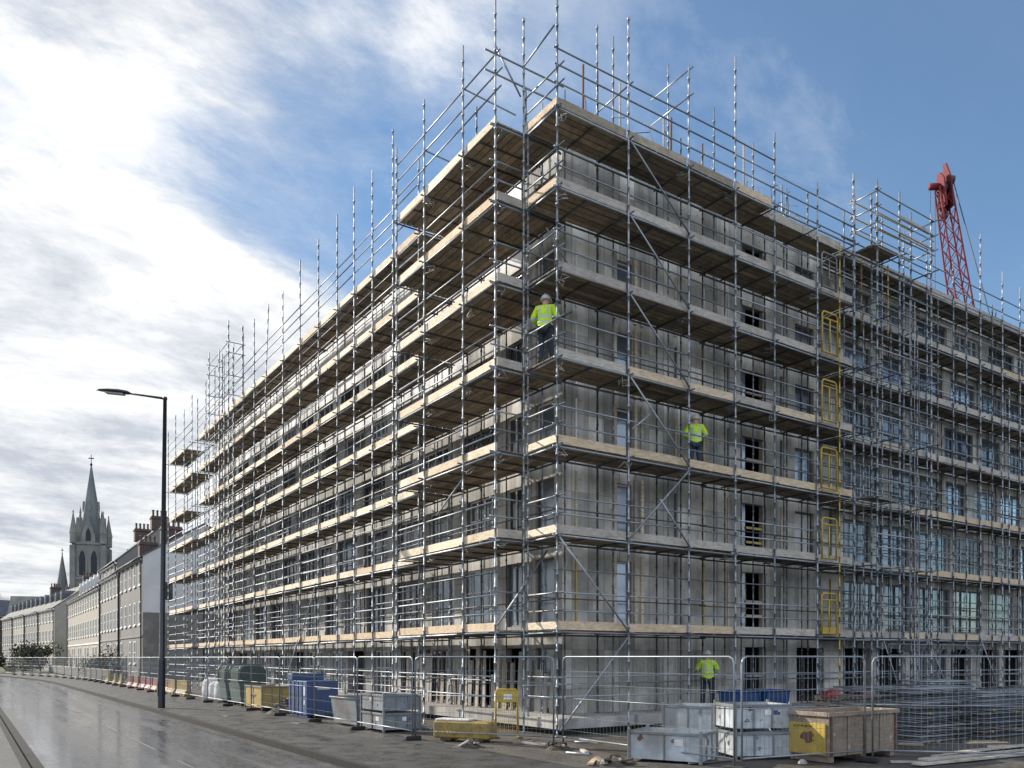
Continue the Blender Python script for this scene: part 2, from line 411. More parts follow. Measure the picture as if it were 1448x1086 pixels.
def copy_tree(o, parent=None):
    c = o.copy(); COL.objects.link(c); c.parent = parent
    for ch in [x for x in o.children]: copy_tree(ch, c)
    return c
def struct(name, mb, mat): return tag(mb.build(name, mat), kind='structure')

# ------------------------------------------------------------------ sky and sun
SUN_DIR = Vector((-0.47, 0.88, 0)).normalized()      # horizontal direction towards the sun
SUN_EL = math.radians(27)
def make_world():
    w = bpy.data.worlds.new("World"); scene.world = w; w.use_nodes = True
    t = w.node_tree; t.nodes.clear()
    sky = N(t, 'ShaderNodeTexSky', sky_type='NISHITA', sun_disc=False)
    sky.sun_elevation = SUN_EL
    sky.sun_rotation = math.atan2(SUN_DIR.x, SUN_DIR.y)
    sky.altitude = 0; sky.air_density = 1.0; sky.dust_density = 0.3; sky.ozone_density = 2.5
    d = N(t, 'ShaderNodeTexCoord').outputs['Generated']
    sep = N(t, 'ShaderNodeSeparateXYZ'); t.links.new(d, sep.inputs[0])
    zz = math_(t, 'ADD', math_(t, 'MAXIMUM', sep.outputs[2], 0.0), 0.22)
    side = N(t, 'ShaderNodeVectorMath', operation='DOT_PRODUCT'); side.inputs[1].default_value = RGT
    t.links.new(d, side.inputs[0]); s = side.outputs['Value']
    pl = N(t, 'ShaderNodeCombineXYZ')
    t.links.new(math_(t, 'DIVIDE', sep.outputs[0], zz), pl.inputs[0])
    t.links.new(math_(t, 'DIVIDE', sep.outputs[1], zz), pl.inputs[1])
    mp = N(t, 'ShaderNodeMapping'); mp.inputs['Rotation'].default_value = (0, 0, math.radians(-62)); mp.inputs['Scale'].default_value = (0.75, 1.35, 1)
    mp.inputs['Location'].default_value = (3.7, 1.3, 0)
    t.links.new(pl.outputs[0], mp.inputs[0])
    n1 = N(t, 'ShaderNodeTexNoise', inp={'Scale': 1.5, 'Detail': 10, 'Roughness': 0.58, 'Distortion': 0.5}); t.links.new(mp.outputs[0], n1.inputs['Vector'])
    n2 = N(t, 'ShaderNodeTexNoise', inp={'Scale': 3.2, 'Detail': 10, 'Roughness': 0.66, 'Distortion': 0.2}); t.links.new(mp.outputs[0], n2.inputs['Vector'])
    # cover grows to the left of the view and low down; behind the viewer it is added to brighten the right wall
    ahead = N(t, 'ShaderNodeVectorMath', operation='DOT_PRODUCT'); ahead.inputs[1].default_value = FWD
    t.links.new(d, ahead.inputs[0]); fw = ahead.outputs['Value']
    q = math_(t, 'ADD', math_(t, 'ADD', s, 0.6), math_(t, 'MULTIPLY', math_(t, 'SUBTRACT', sep.outputs[2], 0.4), 0.42))
    left = ramp(t, q, [(0.0, 0.80), (0.22, 0.70), (0.40, 0.52), (0.53, 0.20), (0.70, 0.10), (1.0, 0.07)])
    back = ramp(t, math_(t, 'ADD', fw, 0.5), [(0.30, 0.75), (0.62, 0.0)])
    lowl = math_(t, 'MULTIPLY', ramp(t, sep.outputs[2], [(0.0, 0.35), (0.22, 0.24), (0.42, 0.0)]), ramp(t, q, [(0.2, 1.0), (0.60, 0.10)]))
    n = math_(t, 'MULTIPLY', math_(t, 'SUBTRACT', math_(t, 'ADD', math_(t, 'MULTIPLY', n1.outputs['Fac'], 0.66), math_(t, 'MULTIPLY', n2.outputs['Fac'], 0.34)), 0.5), 3.0)
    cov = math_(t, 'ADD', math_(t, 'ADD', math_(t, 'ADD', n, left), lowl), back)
    mask = ramp(t, cov, [(0.0, 0.03), (0.34, 0.32), (0.72, 0.97)])
    base = mixc(t, 1.0, sky.outputs[0], (SKYMUL * 0.88, SKYMUL * 1.0, SKYMUL * 1.02), 'MULTIPLY')
    base = mixc(t, 1.0, base, ramp(t, q, [(0.1, (0.66, 0.68, 0.70)), (0.62, (1.0, 1.0, 1.0))]), 'MULTIPLY')
    shade = ramp(t, n2.outputs['Fac'], [(0.38, (4.3, 4.8, 5.8)), (0.48, (7.4, 7.7, 8.2)), (0.58, (10.8, 10.8, 10.7))])
    lowshade = ramp(t, sep.outputs[2], [(0.02, (7.4, 7.4, 7.3)), (0.14, (6.9, 7.05, 7.25)), (0.30, (9.7, 9.7, 9.7))])
    cl = mixc(t, 1.0, mixc(t, 0.36, shade, lowshade), (CLOUDMUL, CLOUDMUL, CLOUDMUL), 'MULTIPLY')
    cl = mixc(t, ramp(t, math_(t, 'ADD', fw, 0.5), [(0.25, 1.0), (0.55, 0.0)]), cl, (6.9, 7.8, 9.3))  # unseen cool bright cloud behind the viewer, added as fill for the right face
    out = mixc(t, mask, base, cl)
    bg = N(t, 'ShaderNodeBackground'); bg.inputs[1].default_value = 0.1
    t.links.new(out, bg.inputs[0])
    o = N(t, 'ShaderNodeOutputWorld'); t.links.new(bg.outputs[0], o.inputs[0])
SKYMUL = 0.96; CLOUDMUL = 0.59
make_world()
sd = bpy.data.lights.new('sun', 'SUN'); sd.energy = 4.2; sd.angle = math.radians(0.6); sd.color = (1.0, 0.92, 0.81)
so = bpy.data.objects.new('sun', sd); COL.objects.link(so)
v = Vector((SUN_DIR.x * math.cos(SUN_EL), SUN_DIR.y * math.cos(SUN_EL), math.sin(SUN_EL)))
so.rotation_euler = v.to_track_quat('Z', 'Y').to_euler(); so.location = (0, 0, 60)
scene.view_settings.view_transform = 'Standard'; scene.view_settings.look = 'None'
scene.view_settings.exposure = 0.85; scene.view_settings.gamma = 1.0
scene.cycles.max_bounces = 6; scene.cycles.use_denoising = True

# ------------------------------------------------------------------ road line (curves away to the left beyond v = 62)
def road_line():
    pts = []; p = Vector((0, -60.0)); ang = math.pi / 2; pts.append((p.copy(), ang))
    while p.y < 60: p = p + Vector((0, 4.0)); pts.append((p.copy(), ang))
    for k in range(60):
        ang += math.radians(0.9) if k < 34 else 0
        p = p + Vector((math.cos(ang), math.sin(ang))) * 4.0
        pts.append((p.copy(), ang))
    return pts
ROAD = road_line()
def strip(u0, u1, z0, z1=None, mat=None, name=None, skirt=0.0, cut=None):
    """a sheet following the road between offsets u0 < u1 (world X offsets on the straight)"""
    mb = MB(); vs = []; z1 = z0 if z1 is None else z1
    for p, a in ROAD:
        nrm = Vector((math.sin(a), -math.cos(a)))
        for u, z in ((u0, z0), (u1, z1)):
            q = p + nrm * u; vs.append((q.x, q.y, z))
    if skirt:
        base = len(vs)
        vs += [(x, y, z - skirt) for x, y, z in vs]
    n = len(ROAD)
    fs = [(2*i, 2*i+1, 2*i+3, 2*i+2) for i in range(n - 1)]
    if skirt:
        for i in range(n - 1):
            fs.append((2*i, 2*i+2, base+2*i+2, base+2*i)); fs.append((2*i+1, base+2*i+1, base+2*i+3, 2*i+3))
    mb.add(vs, fs)
    if skirt: mb.mi = [0 if k < n - 1 else 1 for k in range(len(fs))]; mat = [mat, 'kerb_grime']  # upright side faces take a darker colour than the top
    return struct(name, mb, mat)
mb = MB(); mb.add([(-3000, -3000, -0.19), (3000, -3000, -0.19), (3000, 3000, -0.19), (-3000, 3000, -0.19)], [(0, 1, 2, 3)])
struct('ground', mb, 'far_land')
strip(-12.0, -6.62, -0.15, None, 'wet_asphalt', 'road')
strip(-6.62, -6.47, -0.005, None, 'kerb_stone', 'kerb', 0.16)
strip(-6.47, -3.3, -0.008, None, 'pavement_tarmac', 'pavement')
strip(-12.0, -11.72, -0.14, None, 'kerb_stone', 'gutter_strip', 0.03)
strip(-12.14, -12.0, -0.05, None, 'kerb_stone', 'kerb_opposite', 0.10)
strip(-16.5, -12.14, -0.055, None, 'pavement_tarmac', 'pavement_opposite')
# site ground: a bumpy sheet of dirt
def site_ground():
    mb = MB(); nx, ny = 95, 70; x0, x1, y0, y1 = -3.3, 72.0, -40.0, 62.0
    vs = []
    for j in range(ny + 1):
        for i in range(nx + 1):
            x = x0 + (x1 - x0) * (i / nx) ** 1.5; y = y0 + (y1 - y0) * j / ny
            h = 0.0 if i == 0 else (math.sin(x * 1.9 + y * 0.7) * math.cos(y * 1.6 - x * 0.5)) * 0.018 - 0.012
            vs.append((x, y, h - 0.004))
    fs = [(j*(nx+1)+i, j*(nx+1)+i+1, (j+1)*(nx+1)+i+1, (j+1)*(nx+1)+i) for j in range(ny) for i in range(nx)]
    mb.add(vs, fs, True); struct('site_ground', mb, 'site_dirt')
site_ground()
# worn centre dashes and a thin seam of repaired asphalt
def dash(u, k0, k1, w, name):
    mb = MB()
    def pt(kf, uu):
        i = int(kf); f = kf - i
        p = ROAD[i][0].lerp(ROAD[i + 1][0], f); a = ROAD[i][1]
        q = p + Vector((math.sin(a), -math.cos(a))) * uu
        return (q.x, q.y, -0.146)
    mb.add([pt(k0, u - w), pt(k0, u + w), pt(k1, u + w), pt(k1, u - w)], [(0, 1, 2, 3)])
    return struct(name, mb, 'road_paint')
for k in range(22):
    dash(-9.2, 13.0 + k * 1.5, 13.0 + k * 1.5 + 0.9, 0.03, 'road_dash')

# ------------------------------------------------------------------ levels
LV = [2.82, 5.40, 7.80, 10.12, 12.45, 14.68, 16.80]
ROOF_Z = 17.85
WU, WV = 1.5, 1.75            # wall planes: street face at X = WU, right face at Y = WV
U_END, V_END = 46.0, 40.6
BD = 11.0
# ------------------------------------------------------------------ the building
bld = thing('concrete_building', 'unfinished concrete block of seven storeys wrapped in scaffolding on the corner', 'building', (WU, WV, 0))
def wall_holes(name, axis, plane, a0, a1, z0, z1, holes, depth, mat, parent, inward, matfn=None):
    """a wall sheet on a plane with real openings and reveals; axis 0 = runs along X, 1 = along Y"""
    As = sorted({a0, a1, *[h[0] for h in holes], *[h[1] for h in holes]})
    Zs = sorted({z0, z1, *[h[2] for h in holes], *[h[3] for h in holes]})
    def P(a, z, d): return (a, plane + inward * d, z) if axis == 0 else (plane + inward * d, a, z)
    def solid(i, j):
        am, zm = (As[i] + As[i+1]) / 2, (Zs[j] + Zs[j+1]) / 2
        return not any(h[0] < am < h[1] and h[2] < zm < h[3] for h in holes)
    idx = {}; vs = []; fs = []; mis = []
    def vid(a, z, d):
        k = (a, z, d)
        if k not in idx: idx[k] = len(vs); vs.append(P(a, z, d))
        return idx[k]
    for i in range(len(As) - 1):
        for j in range(len(Zs) - 1):
            if not solid(i, j): continue
            fs.append((vid(As[i], Zs[j], 0), vid(As[i+1], Zs[j], 0), vid(As[i+1], Zs[j+1], 0), vid(As[i], Zs[j+1], 0)))
            mis.append(matfn((As[i]+As[i+1])/2, (Zs[j]+Zs[j+1])/2) if matfn else 0)
    for h in holes:
        c = [(h[0], h[2]), (h[1], h[2]), (h[1], h[3]), (h[0], h[3])]
        ain = [a for a in As if h[0] <= a <= h[1]]; zin = [z for z in Zs if h[2] <= z <= h[3]]
        for k in range(len(ain) - 1):
            for z in (h[2], h[3]):
                fs.append((vid(ain[k], z, 0), vid(ain[k+1], z, 0), vid(ain[k+1], z, depth), vid(ain[k], z, depth))); mis.append(0)
        for k in range(len(zin) - 1):
            for a in (h[0], h[1]):
                fs.append((vid(a, zin[k], 0), vid(a, zin[k+1], 0), vid(a, zin[k+1], depth), vid(a, zin[k], depth))); mis.append(0)
    mb = MB(); mb.add(vs, fs); mb.mi = mis
    return mb.build(name, mat, parent)
NWIN = 0
def window(axis, plane, inward, a0, a1, z0, z1, nm, frame='window_frame', pane='glass_dark', transom=None):
    """frame of bars with mullions (one island grid) + pane, set 0.14 back in the opening"""
    def P(a, z, d): return (a, plane + inward * d, z) if axis == 0 else (plane + inward * d, a, z)
    w = 0.055; mb = MB()
    As = [a0 + 0.004, a1 - 0.004]; inner = [a0 + (a1 - a0) * k / nm for k in range(1, nm)]
    bars = [(a0 + 0.004, a0 + 0.004 + w, z0 + 0.004, z1 - 0.004), (a1 - 0.004 - w, a1 - 0.004, z0 + 0.004, z1 - 0.004)]
    bars += [(a - w / 2, a + w / 2, z0 + w, z1 - w) for a in inner]
    hb = [(z0 + 0.004, z0 + 0.004 + w), (z1 - 0.004 - w, z1 - 0.004)]
    if transom: hb.append((transom - w / 2, transom + w / 2))
    for z_0, z_1 in hb: bars.append((a0 + w, a1 - w, z_0, z_1))
    for k, (x0, x1, y0, y1) in enumerate(bars):
        d0, d1 = (0.10, 0.17) if k < 2 else (0.103, 0.168)
        vs = [P(x0, y0, d0), P(x1, y0, d0), P(x1, y1, d0), P(x0, y1, d0), P(x0, y0, d1), P(x1, y0, d1), P(x1, y1, d1), P(x0, y1, d1)]
        mb.add(vs, [(0, 1, 2, 3), (7, 6, 5, 4), (0, 4, 5, 1), (1, 5, 6, 2), (2, 6, 7, 3), (3, 7, 4, 0)])
    f = mb.build('window', frame, bld)
    pb = MB(); tilt = U(-0.02, 0.02)
    pb.add([P(a0 + .03, z0 + .03, 0.14), P(a1 - .03, z0 + .03, 0.14), P(a1 - .03, z1 - .03, 0.14 + tilt), P(a0 + .03, z1 - .03, 0.14 + tilt)], [(0, 1, 2, 3)])
    pb.build('pane', pane, f)
# street face: tall glazed strips between narrow piers on every storey
holes_s = []; wins_s = []
for li in range(-1, 6):
    zb = 0.45 if li < 0 else LV[li]
    zt = LV[li + 1]
    z0, z1 = (zb + 0.26, zt - 0.30) if li >= 0 else (zb + 0.05, zt - 0.42)
    v = WV + 0.40
    k = 0
    while v < V_END - 1.6:
        if k == 0: w = 0.95; gap = 0.75
        else: w = random.choice((1.7, 1.9, 2.1, 2.3)); gap = random.choice((0.55, 0.8, 1.0))
        if k == 1: w = 0.9; gap = 0.5
        if li in (4, 5) and k not in (0,): z0_ = zb + 0.85 if li == 5 else zb + 0.55
        else: z0_ = z0
        if li == 5 and k > 1: v += w + gap; k += 1; continue   # blank white wall along the top storey
        holes_s.append((v, v + w, z0_, z1)); wins_s.append((li, k, v, v + w, z0_, z1)); v += w + gap; k += 1
def street_mat(a, z):
    return 1 if (z > LV[5] - 0.9 and a > 3.9) or (z > LV[4] - 0.2 and a > 6.5) else 0
wall_holes('wall', 1, WU, WV, V_END, 0.4, ROOF_Z - 0.5, holes_s, 0.24, ['wall_street', 'wall_white'], bld, 1, street_mat)
for li, k, a0, a1, z0, z1 in wins_s:
    if li < 0 and random.random() < 0.45 and k: continue          # bare dark openings at ground level
    pane = 'glass_blue' if k == 0 else random.choice(('glass_dark', 'glass_dark', 'glass_blue'))
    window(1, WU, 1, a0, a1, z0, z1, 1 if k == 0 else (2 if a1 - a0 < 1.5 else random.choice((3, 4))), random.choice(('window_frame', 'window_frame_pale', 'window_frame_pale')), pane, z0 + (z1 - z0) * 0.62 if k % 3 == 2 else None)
# right-hand face: mostly blank precast panels, one bay of openings, then glazing further along
holes_r = []; wins_r = []
for li in range(-1, 6):
    zb = 0.45 if li < 0 else LV[li]; zt = LV[li + 1]
    z0, z1 = (zb + 0.25, zt - 0.32) if li >= 0 else (zb + 0.02, zt - 0.35)
    if 0 <= li < 5: holes_r.append((3.62, 4.22, z0, z1)); wins_r.append((li, 'n', 3.62, 4.22, z0, z1))
    if li < 5 or True:
        holes_r.append((9.30, 10.60, z0, z1)); wins_r.append((li, 'd', 9.30, 10.60, z0, z1))
    if li >= 1: holes_r.append((12.2, 13.3, z0 + 0.1, z1)); wins_r.append((li, 'w', 12.2, 13.3, z0 + 0.1, z1))
    if li < 0: holes_r.append((12.3, 13.9, z0, z1)); wins_r.append((li, 'o', 12.3, 13.9, z0, z1))
    a = 15.2; k = 0
    while a < U_END - 2.4:
        w = random.choice((1.7, 2.0, 2.4)); g = random.choice((0.35, 0.5, 0.8))
        holes_r.append((a, a + w, z0 + 0.12, z1)); wins_r.append((li, 'g', a, a + w, z0 + 0.12, z1)); a += w + g; k += 1
        if a > 33: a += 2.0
wall_holes('wall', 0, WV, WU, U_END, 0.4, ROOF_Z - 0.5, holes_r, 0.24, ['wall_concrete'], bld, 1)
for li, kd, a0, a1, z0, z1 in wins_r:
    if kd == 'n': window(0, WV, 1, a0, a1, z0, z1, 1, 'window_frame_pale', 'glass_blue', None)
    elif kd == 'w': window(0, WV, 1, a0, a1, z0, z1, 2, 'window_frame', 'sheeting' if li == 1 else 'glass_blue', None)
    elif kd == 'g' and a0 < 31 and (li >= 0 or random.random() < 0.5): window(0, WV, 1, a0, a1, z0, z1, 2 if a1 - a0 < 1.8 else random.choice((3, 4)), random.choice(('window_frame', 'window_frame', 'window_frame_pale')), random.choice(('glass_blue', 'glass_dark', 'glass_sky', 'glass_blue')), z0 + 0.7 if random.random() < .4 else None)
    elif kd == 'd':
        # half-boarded opening: one leaf of blue-grey glazing at the side
        mb = MB(); mb.box(a0 + 0.02, a0 + 0.30, WV + 0.10, WV + 0.15, z0 + 0.01, z1 - 0.01); mb.build('side_light', 'glass_blue', bld)
        for zz in (.45, .95):
            mb = MB(); mb.bbox(a0 + .31, a1 - .01, WV + .05, WV + .08, z0 + zz, z0 + zz + .09, .005, tone=rnd()); mb.build('edge_rail', random.choice(('toe_wood_tan', 'yellow_tube', 'toe_wood_grey')), bld)
        mb = MB(); xx = U(a0 + .5, a1 - .25); mb.tube((xx, WV + .5, z0 - .2), (xx, WV + .5, z1 + .2), .03, 6); mb.tube((xx, WV + .5, z0 + 1.0), (xx, WV + .5, z0 + 1.12), .05, 6); mb.build('prop', random.choice(('yellow_tube', 'galvanised_tube', 'rust')), bld)
        mb = MB(); mb.bbox(a1 - .16, a1 - .02, WV + .02, WV + .20, z0 + .004, z1 - .004, .006, tone=rnd()); mb.build('jamb_lining', random.choice(('toe_wood_grey', 'crate_wood')), bld)
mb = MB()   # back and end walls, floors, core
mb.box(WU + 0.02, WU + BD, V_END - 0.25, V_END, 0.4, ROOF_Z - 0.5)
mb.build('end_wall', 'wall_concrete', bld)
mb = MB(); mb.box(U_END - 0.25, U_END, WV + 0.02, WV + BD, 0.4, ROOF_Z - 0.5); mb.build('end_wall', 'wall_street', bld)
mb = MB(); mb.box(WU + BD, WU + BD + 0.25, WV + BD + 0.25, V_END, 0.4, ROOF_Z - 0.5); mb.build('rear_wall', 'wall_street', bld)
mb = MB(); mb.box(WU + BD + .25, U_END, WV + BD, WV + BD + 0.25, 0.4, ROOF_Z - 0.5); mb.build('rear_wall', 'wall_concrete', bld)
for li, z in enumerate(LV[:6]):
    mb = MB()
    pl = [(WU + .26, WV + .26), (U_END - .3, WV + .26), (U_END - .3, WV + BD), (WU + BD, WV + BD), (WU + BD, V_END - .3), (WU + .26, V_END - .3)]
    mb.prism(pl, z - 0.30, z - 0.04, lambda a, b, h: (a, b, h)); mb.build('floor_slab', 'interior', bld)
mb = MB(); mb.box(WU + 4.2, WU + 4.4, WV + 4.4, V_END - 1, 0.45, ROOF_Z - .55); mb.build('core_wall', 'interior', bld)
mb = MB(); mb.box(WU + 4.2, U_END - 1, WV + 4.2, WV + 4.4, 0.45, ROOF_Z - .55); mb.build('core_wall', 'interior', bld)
mb = MB()   # roof with projecting fascia
pl = [(WU - .16, WV - .16), (U_END + .1, WV - .16), (U_END + .1, WV + BD + .3), (WU + BD + .3, WV + BD + .3), (WU + BD + .3, V_END + .1), (WU - .16, V_END + .1)]
mb.prism(pl, ROOF_Z - 0.52, ROOF_Z, lambda a, b, h: (a, b, h)); mb.build('roof', 'fascia', bld)
mb = MB(); pl = [(0.22, 0.22), (U_END, 0.22), (U_END, WV + BD), (WU + BD, WV + BD), (WU + BD, V_END), (0.22, V_END)]
mb.prism(pl, 0.16, 0.45, lambda a, b, h: (a, b, h)); mb.build('base_slab', 'slab', bld)
mb = MB(); pl = [(0.7, 0.75), (U_END, 0.75), (U_END, WV + BD), (WU + BD, WV + BD), (WU + BD, V_END), (0.7, V_END)]
mb.prism(pl, -0.1, 0.158, lambda a, b, h: (a, b, h)); mb.build('foundation', 'interior', bld)

# ------------------------------------------------------------------ scaffolding
def pole_profile(z0, z1, r, collars, rc):
    pr = [(r * 2.2, z0), (r * 2.2, z0 + 0.02), (r, z0 + 0.021)] if z0 < 0.6 else [(r, z0)]
    last = z0 + 0.03
    for c in collars:
        if c - 0.05 < last or c + 0.05 > z1: continue
        pr += [(r, c - 0.034), (rc, c - 0.03), (rc, c + 0.03), (r, c + 0.034)]; last = c + 0.05
    pr.append((r, z1))
    return pr
def pole(parent, x, y, z0, z1, mat='galvanised_tube', r=0.034, name='standard', step=0.52, lean=0.0):
    mb = MB(); cs = []; z = z0 + U(0.2, 0.5)
    while z < z1: cs.append(z); z += step * U(0.9, 1.1)
    mb.lathe((x, y, 0), pole_profile(z0, z1, r, cs, r * 1.48), 7)
    if lean:
        mb.v = [(p[0] + (p[2] - 16) * lean if p[2] > 16 else p[0], p[1], p[2]) for p in mb.v]
    return mb.build(name, mat, parent)
class Run:
    def __init__(s, root, axis): s.root, s.axis = root, axis
    def P(s, a, b, z): return (a, b, z) if s.axis == 0 else (b, a, z)
    def tube(s, name, a0, b0, z0, a1, b1, z1, r=0.026, mat='galvanised_tube'):
        mb = MB(); mb.tube(s.P(a0, b0, z0), s.P(a1, b1, z1), r, 6); return mb.build(name, mat, s.root)
    def rail(s, name, stations, b, z, mat='galvanised_tube', chunk=3, r=0.0235, over=0.14):
        i = 0
        while i < len(stations) - 1:
            j = min(len(stations) - 1, i + chunk)
            o = 0.012 if (i // chunk) % 2 else -0.012
            s.tube(name, stations[i] - over * U(0.3, 1), b + o, z + U(-0.035, 0.035), stations[j] + over * U(0.3, 1.3), b + o, z + U(-0.035, 0.035), r, mat)
            i = j
    def deck(s, a0, a1, b0, b1, z, parent=None, mat='deck_wood'):
        """one bay of boards: a single sheet whose section is grooved between boards"""
        w = 0.225; n = max(1, int(round(abs(b1 - b0) / w))); sg = 1 if b1 > b0 else -1
        prof_b, prof_t, tones = [], [], []
        for k in range(n):
            e0 = b0 + (b1 - b0) * k / n + sg * 0.013; e1 = b0 + (b1 - b0) * (k + 1) / n - sg * 0.013
            dz = U(-0.010, 0.010)
            prof_b += [(e0, z + 0.033), (e0 + sg * 0.002, z - 0.002 + dz), (e1 - sg * 0.002, z - 0.002 + dz), (e1, z + 0.033)]
            prof_t += [(e0, z + 0.034), (e1, z + 0.034)]
            tn = rnd(); tones += [tn] * 4
        mb = MB(); vs = []; m = len(prof_b)
        j0, j1 = U(0, 0.0), U(0, 0.0)
        for a in (a0, a1):
            vs += [s.P(a, b, h) for b, h in prof_b]
        fs = [(k, k + 1, m + k + 1, m + k) for k in range(m - 1)]
        mb.add(vs, fs)
        mb.tone = [tones[min(k, len(tones) - 1)] for k in range(len(fs))]
        o = len(mb.v); q = [s.P(a0, b0, z + 0.036), s.P(a0, b1, z + 0.036), s.P(a1, b1, z + 0.036), s.P(a1, b0, z + 0.036)]
        # join top to section edges so the bay stays one piece
        mb.v += q; mb.f += [(o, o + 1, o + 2, o + 3), (0, m, o + 3, o), (m - 1, 2 * m - 1, o + 2, o + 1)]
        mb.f += [tuple([*range(0, m), o + 1, o]), tuple([*range(m, 2 * m), o + 2, o + 3])]
        for t in (rnd(), .5, .5, rnd(), rnd()): mb.sm.append(False); mb.tone.append(t); mb.mi.append(0)
        return mb.build('deck', mat, s.root)
    def toe(s, a0, a1, b, z, mat, h=0.235, th=0.038):
        mb = MB(); d = U(-0.012, 0.012); d2 = U(-0.012, 0.012)
        x = [s.P(a0, b, z + d), s.P(a1, b, z + d2), s.P(a1, b + th, z + d2), s.P(a0, b + th, z + d), s.P(a0, b, z + h + d), s.P(a1, b, z + h + d2), s.P(a1, b + th, z + h + d2), s.P(a0, b + th, z + h + d)]
        mb.add(x, [(0, 3, 2, 1), (4, 5, 6, 7), (0, 1, 5, 4), (1, 2, 6, 5), (2, 3, 7, 6), (3, 0, 4, 7)], False, rnd())
        return mb.build('toe_board', mat, s.root)

def scaffold(root, axis, outer, inner, st, tops, levels, toe_mats, inner_top=18.6, deck_out=None, guard=(0.55, 1.02), ground_rails=(1.03, 1.57), skip_deck=(), inner_every=1, outer_mask=None, pole_r=0.0275, putlogs=True, dense=False):
    R = Run(root, axis); sg = 1 if inner > outer else -1
    for i, a in enumerate(st):
        x, y, _ = R.P(a, outer, 0)
        pole(root, x, y, 0.0, tops[i], 'galvanised_tube', pole_r, lean=(0.035 if (axis == 1 and i == 8 and len(st) > 12) else 0))
        if i % inner_every == 0:
            x, y, _ = R.P(a + 0.05, inner, 0)
            pole(root, x, y, 0.452, inner_top + U(-0.9, 1.3) if i % 2 else inner_top - 1.5, 'galvanised_tube' if rnd() < .7 else 'dark_tube', 0.026, 'inner_standard')
    for i in range(len(st) - 1):
        am = (st[i] + st[i + 1]) / 2 + U(-.25, .25); x, y, _ = R.P(am, inner + U(-.06, .04) * sg, 0)
        pole(root, x, y, 0.452, inner_top + U(-1.2, 0.6), random.choice(('galvanised_tube', 'dark_tube', 'dark_tube')), 0.022, 'inner_standard')
        if dense:
            x, y, _ = R.P(st[i] + (st[i + 1] - st[i]) * U(.35, .65), outer + .02 * sg, 0); pole(root, x, y, 0.0, levels[-1] + U(-3, 1.4), 'galvanised_tube', 0.026, 'standard')
    for z in ground_rails: R.rail('guardrail', st, outer + 0.06 * sg, z)
    R.rail('guardrail', st, inner, 1.35)
    for li, z in enumerate(levels):
        R.rail('ledger', st, outer + 0.055 * sg, z - 0.055, r=0.03)
        R.rail('ledger', st, inner - 0.05 * sg, z - 0.075, 'dark_tube', r=0.028)
        if li < 6:
            for g in guard: R.rail('guardrail', st, outer + 0.055 * sg, z + g)
            if li == 0 or (li % 2 and len(st) > 9): R.rail('guardrail', st, outer + 0.055 * sg, z + 1.62, 'dark_tube', r=0.022)
            if len(st) > 9 and li < 4: R.rail('inner_rail', st, inner - 0.3 * sg, z + 1.45, 'dark_tube', r=0.02)
            R.rail('inner_rail', st, inner - 0.04 * sg, z + 1.0, 'dark_tube', r=0.022)
        for i, a in enumerate(st):
            R.tube('transom', a + 0.045, outer - 0.20 * sg * U(0.5, 1), z - 0.022, a + 0.045, inner + 0.12 * sg, z - 0.022, 0.025, 'dark_tube')
        for i in range(len(st) - 1):
            if (li, i) in skip_deck: continue
            a0, a1 = st[i], st[i + 1]
            if putlogs:
                am = (a0 + a1) / 2 + U(-.15, .15)
                R.tube('putlog', am, outer + 0.02 * sg, z - 0.024, am, inner + 0.05 * sg, z - 0.024, 0.024, 'dark_tube')
            R.deck(a0 + 0.006, a1 - 0.006, outer + 0.10 * sg, inner - 0.04 * sg, z + 0.012)
            R.toe(a0 + 0.05, a1 - 0.045, outer + (0.055 if sg > 0 else -0.055 - 0.038), z + 0.02, toe_mats(li, i))
    return R

# --- right-hand elevation, near part
right = thing('scaffold', 'grey tube scaffold on the shaded right-hand face nearest the corner, with diagonal braces', 'scaffold', (0, 0, 0), 0, 'scaffolds round the concrete building')
ST_R = [0.0, 2.52, 4.92, 6.97, 8.85, 11.09, 13.2]
TOP_R = [19.75, 20.2, 19.75, 20.9, 19.2, 18.3, 18.6]
def toe_r(li, i):
    if li == 0: return 'toe_wood_tan' if i < 3 else 'toe_wood_grey'
    if li == 2: return 'toe_wood_tan'
    if li == 3: return 'toe_wood_tan' if i in (1, 2, 4) else 'toe_wood_grey'
    if li == 6: return 'toe_wood_tan' if i == 3 else 'deck_wood'
    return 'toe_wood_grey'
skip = {(6, 4), (6, 5)}
RR = scaffold(right, 0, 0.0, 1.42, ST_R, TOP_R, LV, toe_r, 18.6, skip_deck=skip)
for a, zt in ((2.62, 21.0), (3.25, 20.9), (5.55, 21.0), (7.65, 20.4), (9.6, 19.9), (11.4, 18.9), (12.6, 19.2)): pole(right, a, 1.50, 0.452, zt, 'galvanised_tube', 0.026, 'inner_standard')
for z0, a0, a1 in ((18.9, 4.95, 5.6), (19.7, 4.95, 5.6), (18.3, 2.55, 3.3)): RR.tube('guardrail', a0, -.15, z0, a0 + .05, 1.7, z0 + .05, .024)
for zz, n in ((18.35, 5), (17.9, 7), (17.42, 7)): RR.rail('guardrail', ST_R[:n], 0.055, zz)
RR.rail('guardrail', ST_R[4:], 0.055, 16.95)
for i in (4, 5):
    RR.deck(ST_R[i] + .01, ST_R[i + 1] - .01, 0.62, 1.38, LV[6] + .012); RR.toe(ST_R[i] + .02, ST_R[i + 1] - .02, 0.58, LV[6] + .0, 'toe_wood_grey', .3)
